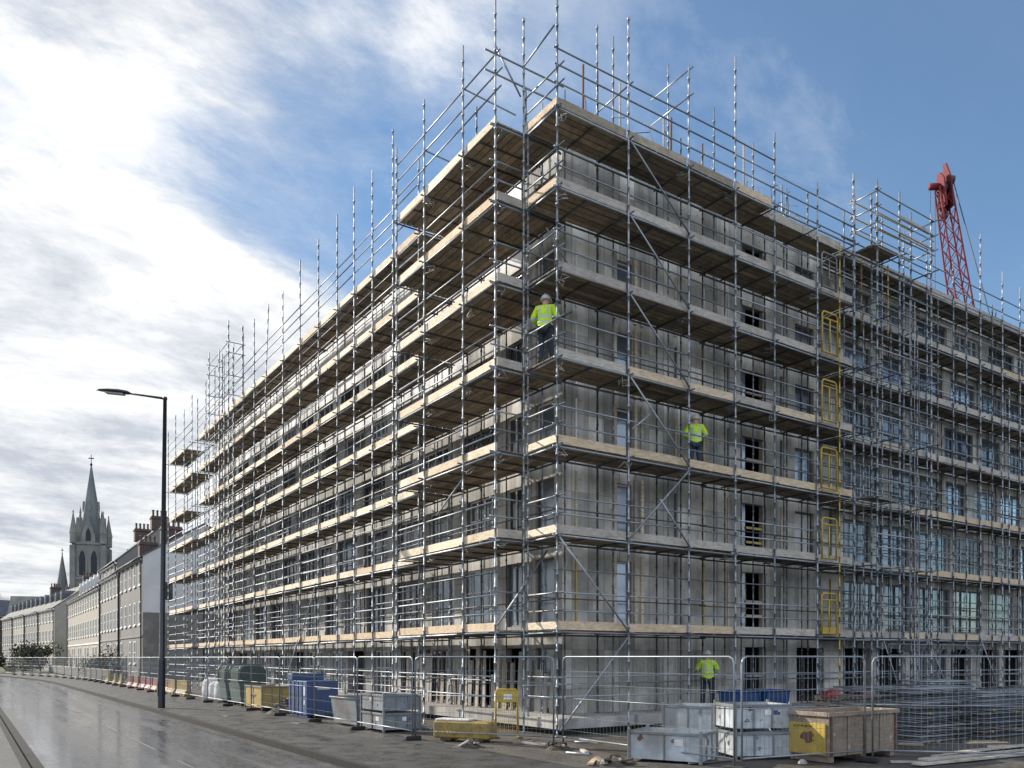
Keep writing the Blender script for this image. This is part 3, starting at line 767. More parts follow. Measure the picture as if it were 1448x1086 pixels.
# braces
def brace(a0, z0, a1, z1, b=-0.05): RR.tube('brace', a0, b, z0, a1, b, z1, 0.026, 'galvanised_tube')
for a, b in ((6, 5), (5, 4), (4, 3), (3, 2)): brace(2.56, LV[a] - 0.1, 4.9, LV[b] + (0.0 if a == 3 else 0.05))
brace(4.9, LV[2] - 0.1, 2.56, LV[1] + 0.1); brace(3.7, 6.7, 4.86, LV[1] + 0.05)
brace(0.05, LV[1] - 0.1, 2.5, LV[0] + 0.0); brace(2.5, LV[0] - 0.1, 0.06, 0.15)
brace(0.3, 14.0, 1.3, 12.9, 0.9); brace(2.62, 8.55, 3.3, 9.1, -0.05)
for z in LV: RR.deck(0.05, 1.34, 1.40, 1.53, z + .012)
RR.tube('brace', -0.02, 0.1, 18.95, 0.0, 1.62, 18.72, 0.026)
# corner return: boards, rails and standard on the street side of the corner bay
RC = Run(right, 1)
pole(right, 0.0, 1.56, 0.0, 20.1, r=0.028)
for li, z in enumerate(LV):
    RC.tube('ledger', -0.1, 0.05, z - 0.05, 1.6, 0.05, z - 0.05, 0.028)
    if li in (0, 1, 2): RC.toe(0.06, 1.5, 0.03, z + 0.02, 'toe_wood_pale')
    if li in (5, 6): RC.toe(0.06, 1.5, 0.03, z + 0.02, 'toe_wood_tan')
    for g in (0.55, 1.02):
        RC.tube('guardrail', -0.25, 0.045, z + g, 1.66, 0.045, z + g, 0.024)
for z in (1.03, 1.57): RC.tube('guardrail', -0.15, 0.045, z, 1.6, 0.045, z, 0.024)
# --- street elevation, projecting near part
proj = thing('scaffold', 'projecting sunlit scaffold bay with wide brown board decks beside the building corner', 'scaffold', (-0.955, 1.55, 0), 0, 'scaffolds round the concrete building')
ST_P = [1.55, 3.30, 5.73, 7.72]
TOP_P = [20.2, 20.0, 19.8, 19.3]
def toe_p(li, i): return 'toe_wood_tan' if (li in (0,) or (li in (5, 6) and rnd() < .4)) else 'toe_wood_pale'
RP = scaffold(proj, 1, -0.955, 1.2, ST_P, TOP_P, LV, toe_p, 18.0, guard=(0.5, 1.0))
for zz in (18.75, 18.2, 17.7): RP.rail('guardrail', ST_P, -0.955 + 0.055, zz, over=0.35)
RX = Run(proj, 0)
for li, z in enumerate(LV):
    if li in (1, 3, 4, 5): RX.toe(-0.9, -0.08, 1.53, z + 0.02, 'toe_wood_grey')
    RX.tube('ledger', -1.1, 1.6, z - 0.05, 1.35, 1.6, z - 0.05, 0.028)
    if li < 6:
        for g in (0.6, 1.1): RX.tube('guardrail', -1.1, 1.6, z + g, 0.15, 1.6, z + g, 0.024)
for z in (18.75, 18.2): RX.tube('guardrail', -1.25, 1.62, z, 1.45, 1.62, z, 0.026)
RX.tube('brace', -0.9, 1.64, 19.0, -0.05, 1.64, 17.9, 0.026)
RX.tube('brace', -0.95, 3.4, 7.3, -0.95, 4.9, 6.5, 0.026); RX.tube('brace', -0.9, 1.66, 2.9, 0.9, 1.66, 5.2, 0.028)
RX.tube('brace', -1.0, 3.3, 18.75, 0.9, 3.3, 18.65, 0.024); RX.tube('brace', -1.0, 5.73, 18.2, 0.6, 5.73, 18.1, 0.024)
pole(proj, 1.0, 2.9, 16.85, 19.3, 'dark_tube', 0.026, 'inner_standard'); pole(proj, 0.3, 4.6, 16.85, 19.4, 'dark_tube', 0.028, 'inner_standard')
# --- street elevation, long part
street = thing('scaffold', 'long sunlit scaffold of cream toe boards running down the street face', 'scaffold', (0, 7.9, 0), 0, 'scaffolds round the concrete building')
ST_S = [7.95, 10.0, 11.82, 13.6, 15.4, 17.6, 20.0, 22.5, 25.3, 27.3, 29.4, 31.4, 33.5, 35.7, 38.0, 40.3]
TOP_S = [19.5, 21.5, 20.9, 21.1, 20.8, 20.7, 20.75, 20.2, 20.6, 20.5, 20.4, 20.5, 20.3, 20.4, 20.2, 19.6]
def toe_s(li, i): return 'toe_wood_tan' if li == 0 or rnd() < 0.12 else 'toe_wood_pale'
RS = scaffold(street, 1, 0.0, 1.25, ST_S, TOP_S, LV, toe_s, 17.6, guard=(0.62, 1.12))
for zz in (18.6, 18.15, 17.65): RS.rail('guardrail', ST_S, 0.055, zz)
RS.tube('brace', 20.2, -0.05, LV[0] + 0.1, 22.6, -0.05, 0.2, 0.03)
RS.tube('brace', 17.9, -0.05, LV[1] - 0.1, 20.0, -0.05, LV[0], 0.026)
RS.tube('brace', 25.5, -0.05, LV[3], 27.2, -0.05, LV[2], 0.026)
# --- far end of the street: a stepped bay standing past the end of the building
farend = thing('scaffold', 'open scaffold bays standing past the far street end of the building, sky showing between decks', 'scaffold', (-0.4, 42.0, 0), 0, 'scaffolds round the concrete building')
ST_F = [41.0, 43.4, 46.2, 48.8]
scaffold(farend, 1, -0.2, 1.2, ST_F, [20.0, 19.6, 19.9, 19.3], LV, toe_s, 18.4, skip_deck={(li, 0) for li in (4, 6)})
RF = Run(farend, 1)
for zz in (17.65, 18.2): RF.rail('guardrail', ST_F, -0.15, zz)
# --- frame tower rising above the far roof edge
tower = thing('scaffold_tower', 'slim open tube tower rising above the far end of the street scaffold', 'scaffold', (-0.5, 30.2, 0))
for x in (-0.55, 0.25):
    for y in (30.4, 32.5, 34.9): pole(tower, x, y, 0.0, 20.6 + U(-0.4, 0.9), 'galvanised_tube', 0.034)
RT = Run(tower, 1)
for z in (17.2, 18.3, 19.6, 20.2):
    RT.rail('guardrail', [30.4, 32.5, 34.9], -0.5, z, chunk=2); RT.rail('guardrail', [30.4, 32.5, 34.9], 0.3, z, chunk=2)
    RT.tube('transom', 30.45, -0.7, z - .05, 30.45, 0.4, z - .05, .025); RT.tube('transom', 34.95, -0.7, z - .05, 34.95, 0.4, z - .05, .025)
for z in (5.4, 10.1, 14.7): RT.tube('transom', 30.45, -0.7, z - .3, 30.45, 0.4, z - .3, .025); RT.rail('guardrail', [30.4, 32.5, 34.9], -0.5, z + .8, chunk=2)
# --- right-hand elevation, further part set back
rfar = thing('scaffold', 'set-back scaffold along the right-hand face running out of the picture', 'scaffold', (13.6, 0.62, 0), 0, 'scaffolds round the concrete building')
ST_RF = [13.5, 15.9, 17.35, 19.0, 21.0, 23.2, 25.1, 26.7, 28.8, 31.0, 33.2]
TOP_RF = [18.4, 18.9, 18.7, 18.6, 18.5, 20.3, 19.2, 18.9, 19.0, 18.8, 18.9]
def toe_rf(li, i): return 'toe_wood_tan' if (li in (1, 2) and i > 1) or rnd() < .2 else 'toe_wood_grey'
RRF = scaffold(rfar, 0, 0.62, 1.70, ST_RF, TOP_RF, LV, toe_rf, 17.0, dense=True)
for zz in (17.95, 17.4, 16.95): RRF.rail('guardrail', ST_RF, 0.66, zz)
for i in range(1, 10, 2): RRF.tube('brace', ST_RF[i], 0.58, LV[0], ST_RF[i + 1], 0.58, 0.2, 0.025)
# --- access tower with yellow gates
acc = thing('access_tower', 'tall ladder access tower with yellow gates standing out from the right-hand scaffold', 'scaffold', (12.0, -0.6, 0))
RA = Run(acc, 0)
for x, y, zt, mt in ((12.15, -0.12, 15.6, 'yellow_tube'), (13.6, -0.62, 18.9, 'galvanised_tube'), (15.1, -0.55, 19.0, 'galvanised_tube'), (17.3, -0.5, 18.9, 'galvanised_tube'), (13.6, 0.3, 19.6, 'galvanised_tube'), (17.3, 0.3, 19.3, 'galvanised_tube'), (14.7, 0.3, 19.2, 'galvanised_tube')):
    pole(acc, x, y, 0.0, zt, mt, 0.026 if mt == 'yellow_tube' else 0.034)
for li, z in enumerate(LV[:6] + [16.7]):
    RA.rail('ledger', [13.6, 15.1, 17.3], -0.5, z - .05, chunk=2); RA.rail('ledger', [13.6, 15.1, 17.3], 0.25, z - .05, chunk=2)
    for a in (13.65, 15.15, 17.35): RA.tube('transom', a, -0.8, z - .02, a, 0.5, z - .02, .025, 'dark_tube')
    if li in (2, 6): RA.deck(13.62, 15.08, -0.48, 0.25, z + .01)
    for g in (0.6, 1.1): RA.rail('guardrail', [13.6, 15.1, 17.3], -0.56, z + g, chunk=2)
for z in (17.5, 18.05, 18.6):
    RA.rail('guardrail', [13.6, 15.1, 17.3], -0.56, z, chunk=2); RA.rail('guardrail', [13.6, 14.7, 17.3], 0.36, z, chunk=2, mat='yellow_tube')
    for a in (13.64, 17.34): RA.tube('guardrail', a, -0.75, z - .04, a, 0.5, z - .04, .025)
RA.toe(15.2, 17.2, -0.48, 18.1, 'toe_wood_grey', 0.15); RA.toe(15.2, 17.2, -0.48, 17.5, 'toe_wood_grey', 0.15)
for li in range(6):   # ladders
    z0, z1 = (0.1 if li == 0 else LV[li - 1]), LV[li] + 0.9
    x0 = 16.2 if li % 2 else 16.5
    mb = MB(); st1, st2 = (x0, -0.3, z0), (x0 + 0.35, -0.1, z1)
    mb.tube(st1, st2, 0.02, 5); mb.tube((st1[0] + .32, st1[1], st1[2]), (st2[0] + .32, st2[1], st2[2]), 0.02, 5)
    n = int((z1 - z0) / 0.28)
    for k in range(1, n):
        t = k / n; p = Vector(st1).lerp(Vector(st2), t); mb.tube(p, p + Vector((.32, 0, 0)), 0.013, 4)
    mb.build('ladder', 'galvanised_tube', acc)
for x_ in (13.0, 14.3, 16.0):
    pole(acc, x_, .45, LV[5] - .6, 17.0, 'yellow_tube', .026, 'standard')
for li in range(6):   # yellow gates, one on each boarded lift
    z = LV[li] + 0.06; x0, x1, y = 11.22 + U(-.06, .06), 12.0 + U(-.06, .06), -0.10
    gm = MB(); h = 1.42 if li < 5 else 1.2
    w = [(x0, y, z), (x0, y, z + h - .08), (x0 + .08, y, z + h), (x1 - .08, y, z + h), (x1, y, z + h - .08), (x1, y, z)]
    gm.path(w, 0.034, 6)
    gm.tube((x0, y, z + 0.05), (x1, y, z + .05), 0.032, 6); gm.tube((x0, y, z + h - 0.22), (x1, y, z + h - .22), 0.03, 6)
    gm.tube(((x0 + x1) / 2, y, z + 0.05), ((x0 + x1) / 2, y, z + h - .22), 0.026, 6)
    if li == 0: gm.box(x0 + .03, x1 - .03, y - .006, y + .006, z + 0.06, z + 0.26)
    g = gm.build('gate', 'yellow_paint' if li < 5 else 'galvanised_tube', acc)
# ------------------------------------------------------------------ loose details of the works
def starter_bars():
    for k in range(34):
        a = U(2.0, 13.0); mb = MB(); h = U(.5, 1.25); b = Vector((a, WV + U(-.02, .5), ROOF_Z + .002))
        mb.path([b, b + Vector((U(-.05, .05), 0, h * .5)), b + Vector((U(-.25, .25), U(-.1, .1), h * .85)), b + Vector((U(-.5, .5), U(-.1, .1), h))], .016, 4)
        mb.build('starter_bar', random.choice(('rust', 'rust', 'galvanised_tube', 'toe_wood_grey')), bld)
    for a in (2.6, 4.1, 6.0, 6.3, 7.8, 9.9, 12.0):
        mb = MB(); mb.tube((a, WV + .4, ROOF_Z + .002), (a + U(-.03, .03), WV + .4, ROOF_Z + U(1.5, 2.6)), .035, 6); mb.build('roof_post', random.choice(('galvanised_tube', 'rust', 'toe_wood_grey')), bld)
starter_bars()
def fitting(parent, P, a, b, z, mat):
    """a loose cluster of clips and tie wire hanging under a deck edge: one bent strand"""
    mb = MB(); pts = []
    for k in range(9): pts.append(P(a + U(-.22, .22), b + U(-.02, .30), z - U(.05, .30)))
    mb.path(pts, .011, 4); mb.build('tie_wire', mat, parent)
for li in range(1, 7):
    for i in range(1, 6): fitting(right, RR.P, ST_R[i] + .05, .1, LV[li], random.choice(('galvanised_tube', 'white_plastic', 'galvanised_tube')))
    for i in range(0, 3): fitting(proj, RP.P, ST_P[i] + .1, -.85, LV[li], random.choice(('galvanised_tube', 'white_plastic')))
    for i in range(1, 12, 2): fitting(street, RS.P, ST_S[i] + .1, .1, LV[li], 'galvanised_tube')
    fitting(right, RC.P, .2, .15, LV[li], 'white_plastic')
# timber studs standing along the right wall and lining the narrow windows
for li in range(0, 5):
    zb, zt = LV[li] + .06, LV[li + 1] - .12
    for a in (3.50, 4.34, 4.62):
        mb = MB(); mb.bbox(a - .05, a + .05, WV - .075, WV - .003, zb, zt, .006, tone=rnd()); mb.build('timber_stud', random.choice(('toe_wood_tan', 'toe_wood_pale', 'toe_wood_grey')), bld)
    for a in (2.0, 6.1, 7.4, 8.6, 11.4, 14.3):
        mb = MB(); mb.bbox(a - .03, a + .03, WV - .055, WV - .003, zb, zt - U(0, .3), .006, tone=rnd()); mb.build('timber_stud', random.choice(('toe_wood_pale', 'yellow_tube', 'dark_tube', 'white_plastic')), bld)
# pale boards leaning against the street wall on the slab
for k in range(26):
    y = 2.0 + k * .42 + U(-.12, .12); h = U(1.1, 2.1); w = U(.12, .40); mb = MB()
    mb.bbox(0, .035, -w / 2, w / 2, 0, h, .005, tone=rnd())
    o = tag(mb.build('leaning_board', random.choice(('toe_wood_grey', 'slab', 'deck_wood', 'toe_wood_grey', 'slab'))), 'grey board propped upright against the street wall at ground level behind the scaffold', 'board', 'boards propped against the street wall')
    o.location = (1.32 + U(-.05, .05), y, .452); o.rotation_euler = (U(-.008, .008), U(.02, .05), U(-.04, .04))
# lattice beam hung under the first lift of the further scaffold
for x0 in (16.2, 19.8):
    mb = MB(); n = 9; L = 3.4
    mb.path([(x0, .56, 2.62), (x0 + L, .56, 2.62), (x0 + L, .56, 2.20), (x0, .56, 2.20)], .024, 5, closed=True)
    mb.path([(x0 + L * k / n, .56, 2.62 if k % 2 else 2.20) for k in range(n + 1)], .016, 5); mb.build('lattice_beam', 'galvanised_tube', rfar)
# ------------------------------------------------------------------ street lamp
def lamp():
    b = ground(228, 1001, -0.008)
    t = thing('street_lamp', 'tall black street lamp with flat head standing on the pavement', 'street lamp', b)
    up = RGT * 0.16
    d = (b - CAM); depth = d.dot(FWD); H = (HOR - 562) / F_PX * depth + EYE
    mb = MB()
    prof = [(0.155, 0), (0.155, 0.02), (0.15, 2.0), (0.148, 2.05), (0.118, 2.1), (0.075, H - 0.1), (0.09, H - 0.09), (0.09, H + 0.02), (0.0001, H + 0.03)]
    mb.lathe((b.x, b.y, b.z), prof, 14)
    mb.v = [(p[0] + up.x * max(0, (p[2] - b.z) / H), p[1] + up.y * max(0, (p[2] - b.z) / H), p[2]) for p in mb.v]
    mb.build('column', 'black_paint', t)
    top = b + up + Vector((0, 0, H - 0.04)); ax = -RGT
    mb = MB(); mb.path([top, top + ax * 0.7 + Vector((0, 0, .10)), top + ax * 1.55 + Vector((0, 0, .22))], [0.055, 0.045, 0.04], 8); mb.build('arm', 'black_paint', t)
    # flat tapered head
    h0 = top + ax * 1.48 + Vector((0, 0, .22)); mb = MB(); sec = [(0.0, .09, .06), (0.12, .17, .10), (0.45, .24, .12), (0.9, .22, .10), (1.25, .13, .06), (1.42, .05, .035)]
    yv = FWD; vs = []; n = 10
    for s_, w, hh in sec:
        c = h0 + ax * s_ + Vector((0, 0, 0.10 * s_))
        for k in range(n):
            a = 2 * math.pi * k / n
            zz = math.sin(a) * hh; zz = zz if zz > 0 else zz * 0.45
            vs.append(c + yv * math.cos(a) * w + Vector((0, 0, zz)))
    fs = [(i*n+k, i*n+(k+1) % n, (i+1)*n+(k+1) % n, (i+1)*n+k) for i in range(len(sec)-1) for k in range(n)] + [tuple(range(n-1, -1, -1)), tuple(range((len(sec)-1)*n, len(sec)*n))]
    mb.add(vs, fs, True); hd = mb.build('lamp_head', 'black_paint', t)
    c = h0 + ax * 0.62 + Vector((0, 0, 0.012)); mb = MB(); e = ax * 0.38 + Vector((0, 0, .038)); q = yv * 0.13
    lo = Vector((0, 0, -0.05))
    mb.add([c - e - q + lo, c + e - q + lo, c + e + q + lo, c - e + q + lo, c - e - q, c + e - q, c + e + q, c - e + q], [(0, 1, 2, 3), (4, 7, 6, 5), (0, 4, 5, 1), (1, 5, 6, 2), (2, 6, 7, 3), (3, 7, 4, 0)])
    mb.build('lens', 'lamp_lens', hd)
    dm = MB(); dm.box(b.x - 0.16, b.x - 0.148, b.y - 0.07, b.y + 0.07, b.z + 0.5, b.z + 1.1); dm.build('inspection_door', 'black_paint', t)
lamp()

# ------------------------------------------------------------------ mesh fence panels
def fence_panel_mesh(L, H=2.02, step=0.11):
    fr = MB(); r = 0.021; c = 0.12; z0 = 0.13
    out = [(0, 0, 0.0), (0, 0, H - c), (c * .3, 0, H - c * .3), (c, 0, H), (L - c, 0, H), (L - c * .3, 0, H - c * .3), (L, 0, H - c), (L, 0, 0.0)]
    fr.path(out, r, 6); fr.tube((0, 0, z0), (L, 0, z0), r * .9, 6); fr.tube((0, 0, 1.05), (L, 0, 1.05), r * .5, 5)
    ms = MB(); n = int(L / step)
    for k in range(1, n): ms.tube((L * k / n, 0, z0), (L * k / n, 0, H - .01), 0.0035, 3, cap=False)
    for z in (0.3, 0.62, 1.38, 1.68): ms.tube((0, 0, z), (L, 0, z), 0.004, 3, cap=False)
    return fr, ms
PANEL = {}
def fence(p0, p1, label, first=[None]):
    p0, p1 = Vector(p0), Vector(p1); d = p1 - p0; L = d.length - 0.06; key = round(L, 1)
    rz = math.atan2(d.y, d.x)
    if key not in PANEL:
        t = thing('mesh_fence', label, 'fence', (p0.x, p0.y, 0.10), rz, 'mesh fence panels round the site')
        ORG[t.name] = Vector()
        fr, ms = fence_panel_mesh(key); fr.build('frame', 'fence_tube', t); ms.build('mesh_infill', 'fence_tube', t)
        PANEL[key] = t
    else:
        t = copy_tree(PANEL[key]); t.location = (p0.x, p0.y, 0.10); t.rotation_euler = (0, 0, rz); t['label'] = label
    return t
FOOT = [None]
def foot(p, rz, label):
    if FOOT[0] is None:
        mb = MB(); mb.bbox(-0.22, 0.22, -0.09, 0.09, 0, 0.11, 0.02)
        FOOT[0] = tag(mb.build('fence_block', 'rubber'), label, 'fence foot', 'black rubber feet under the mesh fence'); o = FOOT[0]
    else:
        o = FOOT[0].copy(); COL.objects.link(o); o['label'] = label
    o.location = (p[0], p[1], -0.005); o.rotation_euler = (0, 0, rz)
FL = []    # street fence line, near to far
p = Vector((-3.55, 1.43, 0)); FL.append(p)
for k in range(17): p = p + Vector((U(-.02, .02), 3.52, 0)); FL.append(p)
for k in range(12): p = p + Vector((-0.02 - 0.075 * k, 3.5, 0)); FL.append(p)
for k in range(len(FL) - 1):
    where = 'in front of the grey crates' if k == 0 else ('in front of the dark open skip' if k == 1 else ('in front of the blue container' if k == 2 else 'on the street side of the site'))
    fence(FL[k], FL[k + 1], ('steel mesh fence panel standing on the pavement ' + where))
    foot(FL[k], math.pi * 0.5 + 1.57, 'black rubber foot under the street fence panels')
RFN = [(-3.5, 1.38, 0), (-1.45, -1.93, 0)]
fence(RFN[0], RFN[1], 'mesh fence panel with rounded corners turned across the building corner')
P2a = (-1.33, -2.0, 0); P2b = ground(1040, 1091); P2m = Vector(P2a).lerp(P2b, 0.5)
fence(P2a, P2b, 'long mesh fence panel running from the building corner to the stacked pale crates')
P3a = ground(1049, 1091); P3b = ground(1226, 1077)
fence(P3a, P3b, 'mesh fence panel standing in front of the yellow fronted crate')
P4a = ground(1234, 1077); P4b = P4a + (RGT * 0.97 + FWD * -0.22) * 3.5
fence(P4a, P4b, 'mesh fence panel in front of the stack of scaffold frames')
fence(P4b + RGT * 0.05, P4b + RGT * 3.5, 'mesh fence panel at the right edge of the site')
for q, r in ((RFN[1], .6), (P2b, .2), (P3b, .2)): foot(q, r + 1.57, 'black rubber foot under the fence panels round the corner')

# ------------------------------------------------------------------ crates, skips and site clutter
def crate(name, label, cat, loc, rz, lx, ly, h, mat, frame, group=None, lid=True, feet=0.10, ribs=3, writing=None, face=None, facemat=None):
    """stillage: sheet sides with ribs, corner posts, rim, short feet"""
    t = thing(name, label, cat, loc, rz, group); ORG[t.name] = Vector()
    z0 = feet; th = 0.03
    mb = MB()
    o = [(0.0, 0.0), (lx, 0.0), (lx, ly), (0.0, ly)]; i_ = [(th, th), (lx - th, th), (lx - th, ly - th), (th, ly - th)]
    vs = [(*p, z0) for p in o] + [(*p, h) for p in o] + [(*p, h) for p in i_] + [(*p, z0 + 0.04) for p in i_]
    fs = [(3, 2, 1, 0)] + [(k, (k+1) % 4, 4 + (k+1) % 4, 4 + k) for k in range(4)] + [(4+k, 4+(k+1) % 4, 8+(k+1) % 4, 8+k) for k in range(4)] + [(8+k, 8+(k+1) % 4, 12+(k+1) % 4, 12+k) for k in range(4)] + [(12, 13, 14, 15)]
    mb.add(vs, fs); body = mb.build('body', mat, t)
    for x, y in ((-.03, -.03), (lx - .03, -.03), (lx - .03, ly - .03), (-.03, ly - .03)):
        mb = MB(); mb.bbox(x, x + .06, y, y + .06, 0.0, h + 0.06, .008); mb.build('corner_post', frame, t)
    for k in range(4):
        mb = MB(); e = 0.025
        if k % 2 == 0: y = -e if k == 0 else ly - 0.02; mb.bbox(.035, lx - .035, y, y + .045, h - .05, h + .012, .006)
        else: x = lx - 0.02 if k == 1 else -e; mb.bbox(x, x + .045, .035, ly - .035, h - .05, h + .012, .006)
        mb.build('rim', frame, t)
    for k in range(1, ribs):
        for y in (-0.022, ly):
            mb = MB(); mb.bbox(lx * k / ribs - .02, lx * k / ribs + .02, y, y + .022, z0, h - .055, .004); mb.build('rib', frame, t)
    for x in (-0.022, lx):
        mb = MB(); mb.bbox(x, x + .022, ly / 2 - .02, ly / 2 + .02, z0, h - .055, .004); mb.build('rib', frame, t)
    return t
def rotloc(p): return (p[0], p[1], p[2])
# street side, behind the fence
crate('metal_crate', 'lower grey metal crate of the stack beside the pavement fence', 'crate', (-3.30, 3.70, 0), 0, 1.15, 1.55, 0.52, 'grey_crate', 'grey_crate_dark', 'grey metal crates', feet=0.06)
crate('metal_crate', 'upper grey metal crate of the stack beside the pavement fence, rust patch on its side', 'crate', (-3.30, 3.70, 0.585), 0, 1.15, 1.55, 0.46, 'grey_crate', 'grey_crate_dark', 'grey metal crates', feet=0.02)
def rubble(name, label, cat, loc, n, r, h, mats, group=None, kind=None, smin=.06, smax=.2):
    """a pile of broken boards and lumps, one thing with a heap and loose pieces on it"""
    t = thing(name, label, cat, loc, 0, group); ORG[t.name] = Vector()
    mb = MB(); nn, mm = 14, 5; vs = [(0, 0, h)]
    for j in range(1, mm + 1):
        for k in range(nn):
            a = 2 * math.pi * k / nn; rr = r * j / mm * U(.85, 1.15)
            vs.append((math.cos(a) * rr, math.sin(a) * rr * .8, max(0.0, h * (1 - j / mm) * U(.7, 1.25)) if j < mm else -0.03))
    fs = [(0, 1 + k, 1 + (k + 1) % nn) for k in range(nn)]
    for j in range(mm - 1): fs += [(1+j*nn+k, 1+(j+1)*nn+k, 1+(j+1)*nn+(k+1) % nn, 1+j*nn+(k+1) % nn) for k in range(nn)]
    mb.add(vs, fs); mb.build('heap', mats[0], t)
    for k in range(n):
        mb = MB(); a = U(0, 6.28); rr = r * math.sqrt(rnd()) * .8; L = U(smin, smax) * 2.2
        c = Vector((math.cos(a) * rr, math.sin(a) * rr * .8, h * (1 - rr / r) + .03)); d = Vector((U(-1, 1), U(-1, 1), U(-.3, .4))).normalized()
        q = d.to_track_quat('X', 'Z').to_matrix()
        bx = MB().bbox(-L / 2, L / 2, -L * .16, L * .16, -.02, .02, .004)
        mb.add([c + q @ Vector(p) for p in bx.v], bx.f); mb.build('scrap', random.choice(mats[1:]), t)
    return t
def skip(label, loc, rz, lx, ly, h, mat, cat='skip', name='rubbish_skip', flare=0.16, group=None):
    t = thing(name, label, cat, loc, rz, group); ORG[t.name] = Vector()
    mb = MB(); f = flare; th = .035
    lo = [(f, 0.05), (lx - f, 0.05), (lx - f, ly - .05), (f, ly - .05)]; hi = [(0, 0), (lx, 0), (lx, ly), (0, ly)]
    hin = [(th, th), (lx - th, th), (lx - th, ly - th), (th, ly - th)]; loin = [(f + th, .05 + th), (lx - f - th, .05 + th), (lx - f - th, ly - .05 - th), (f + th, ly - .05 - th)]
    vs = [(*p, .04) for p in lo] + [(*p, h) for p in hi] + [(*p, h) for p in hin] + [(*p, h * .6) for p in loin]
    fs = [(3, 2, 1, 0)] + [(j*4+k, j*4+(k+1) % 4, (j+1)*4+(k+1) % 4, (j+1)*4+k) for j in range(3) for k in range(4)] + [(12, 13, 14, 15)]
    mb.add(vs, fs); mb.build('body', mat, t)
    mb = MB(); mb.path([(-.02, -.02, h), (lx + .02, -.02, h), (lx + .02, ly + .02, h), (-.02, ly + .02, h)], .03, 6, closed=True); mb.build('rim', mat, t)
    for k in range(4):
        x = lx * (k + .5) / 4
        for y, s in ((-.012, 0.02), (ly - .02, 0.02)):
            mb = MB(); mb.bbox(x - .03, x + .03, y, y + .04, .12, h - .04, .006); mb.build('rib', mat, t)
    for x in (0.25, lx - .25):
        mb = MB(); mb.tube((x, -.06, h * .62), (x, .0, h * .62), .03, 8); mb.build('lug', mat, t)
    return t
skip('dark grey open skip behind the fence next to the stacked grey crates', (-3.28, 5.75, 0), 0, 1.25, 2.0, 0.85, 'grey_crate_dark', flare=.1)
# blue container with a taller front plate
def blue_box():
    t = thing('blue_container', 'blue steel site container with a raised end plate behind the fence', 'container', (-3.2, 10.2, 0), 0); ORG[t.name] = Vector()
    mb = MB(); mb.bbox(0, 1.15, 0, 1.9, .08, 1.28, .02); mb.build('body', 'blue_paint', t)
    mb = MB(); mb.bbox(-.03, 1.18, 1.42, 1.95, 1.282, 1.52, .02); mb.build('end_plate', 'blue_paint', t)
    for x in (.05, .95):
        mb = MB(); mb.bbox(x, x + .12, .05, 1.85, 0, .078, .01); mb.build('skid', 'blue_paint', t)
    mb = MB(); mb.box(-.008, -.002, .15, .30, .75, 1.1); mb.box(-.008, -.002, .18, .27, .45, .62); mb.build('notice', 'white_plastic', t)
    for k in range(4):
        mb = MB(); mb.bbox(-.03, -.003, 0.42 + k * .4, .46 + k * .4, .1, 1.26, .005); mb.build('rib', 'blue_paint', t)
    mb = MB(); mb.bbox(.38, .85, -.014, -.003, .98, 1.03, .003); mb.build('stencil', 'white_plastic', t)
blue_box()
rubble('scrap_heap', 'heap of brown timber scrap and rags left of the blue container', 'scrap heap', (-2.9, 13.3, 0), 26, .75, .55, ['mud', 'crate_wood', 'brick', 'rust', 'toe_wood_tan'])
# yellow-fronted box with lettering strip
def scribble(t, n, place, mat='black_paint', w=.02):
    """an illegible run of hand-painted strokes"""
    for k in range(n):
        mb = MB(); mb.path([place(*p) for p in ((k * .09, 0), (k * .09 + .02, .09), (k * .09 + .05, .02), (k * .09 + .06, .08))], w * .4, 4)
        mb.build('stroke', mat, t)
yb = crate('site_box', 'yellow fronted site box with worn lettering between green bins and blue container', 'crate', (-3.3, 15.0, 0), 0, 1.2, 2.3, 0.95, 'yellow_paint', 'grey_crate_dark')
scribble(yb, 7, lambda a, b: (-0.035, 1.55 - a * 1.2, .52 + b * 1.6), 'white_plastic')
def bin_(label, loc, rz):
    t = thing('waste_bin', label, 'bin', loc, rz, 'green waste bins behind the fence'); ORG[t.name] = Vector()
    mb = MB(); lx, ly, h = 1.15, 1.5, 1.0
    vs = [(.12, .1, .14), (lx - .12, .1, .14), (lx - .12, ly - .1, .14), (.12, ly - .1, .14), (0, 0, h), (lx, 0, h), (lx, ly, h), (0, ly, h)]
    mb.add(vs, [(3, 2, 1, 0), (4, 5, 6, 7), (0, 1, 5, 4), (1, 2, 6, 5), (2, 3, 7, 6), (3, 0, 4, 7)]); mb.build('body', 'green_paint', t)
    mb = MB(); n = 9; vs = []
    for y in (-.03, ly + .03):
        for k in range(n):
            a = math.pi * k / (n - 1); c_, s_ = math.cos(a), math.sin(a); vs.append((lx / 2 - math.copysign(abs(c_) ** .45, c_) * (lx / 2 - .02), y, h + .003 + max(0, s_) ** .45 * .76))
    fs = [(k, k + 1, n + k + 1, n + k) for k in range(n - 1)] + [tuple(range(n - 1, -1, -1)), tuple(range(n, 2 * n)), (0, n, 2 * n - 1, n - 1)]
    mb.add(vs, fs, False); mb.build('lid', 'green_net', t)
    for y in (.05, ly - .05):
        mb = MB(); mb.path([(-.05, y, h)] + [(lx / 2 - math.copysign(abs(math.cos(math.pi * k / 8)) ** .45, math.cos(math.pi * k / 8)) * (lx / 2 + .02), y, h + max(0, math.sin(math.pi * k / 8)) ** .45 * .80) for k in range(9)], .03, 6); mb.build('hoop', 'green_paint', t)
    for x in (.2, lx - .2):
        for y in (.25, ly - .25):
            mb = MB(); mb.tube((x - .04, y, .075), (x + .04, y, .075), .075, 10); mb.build('wheel', 'rubber', t)
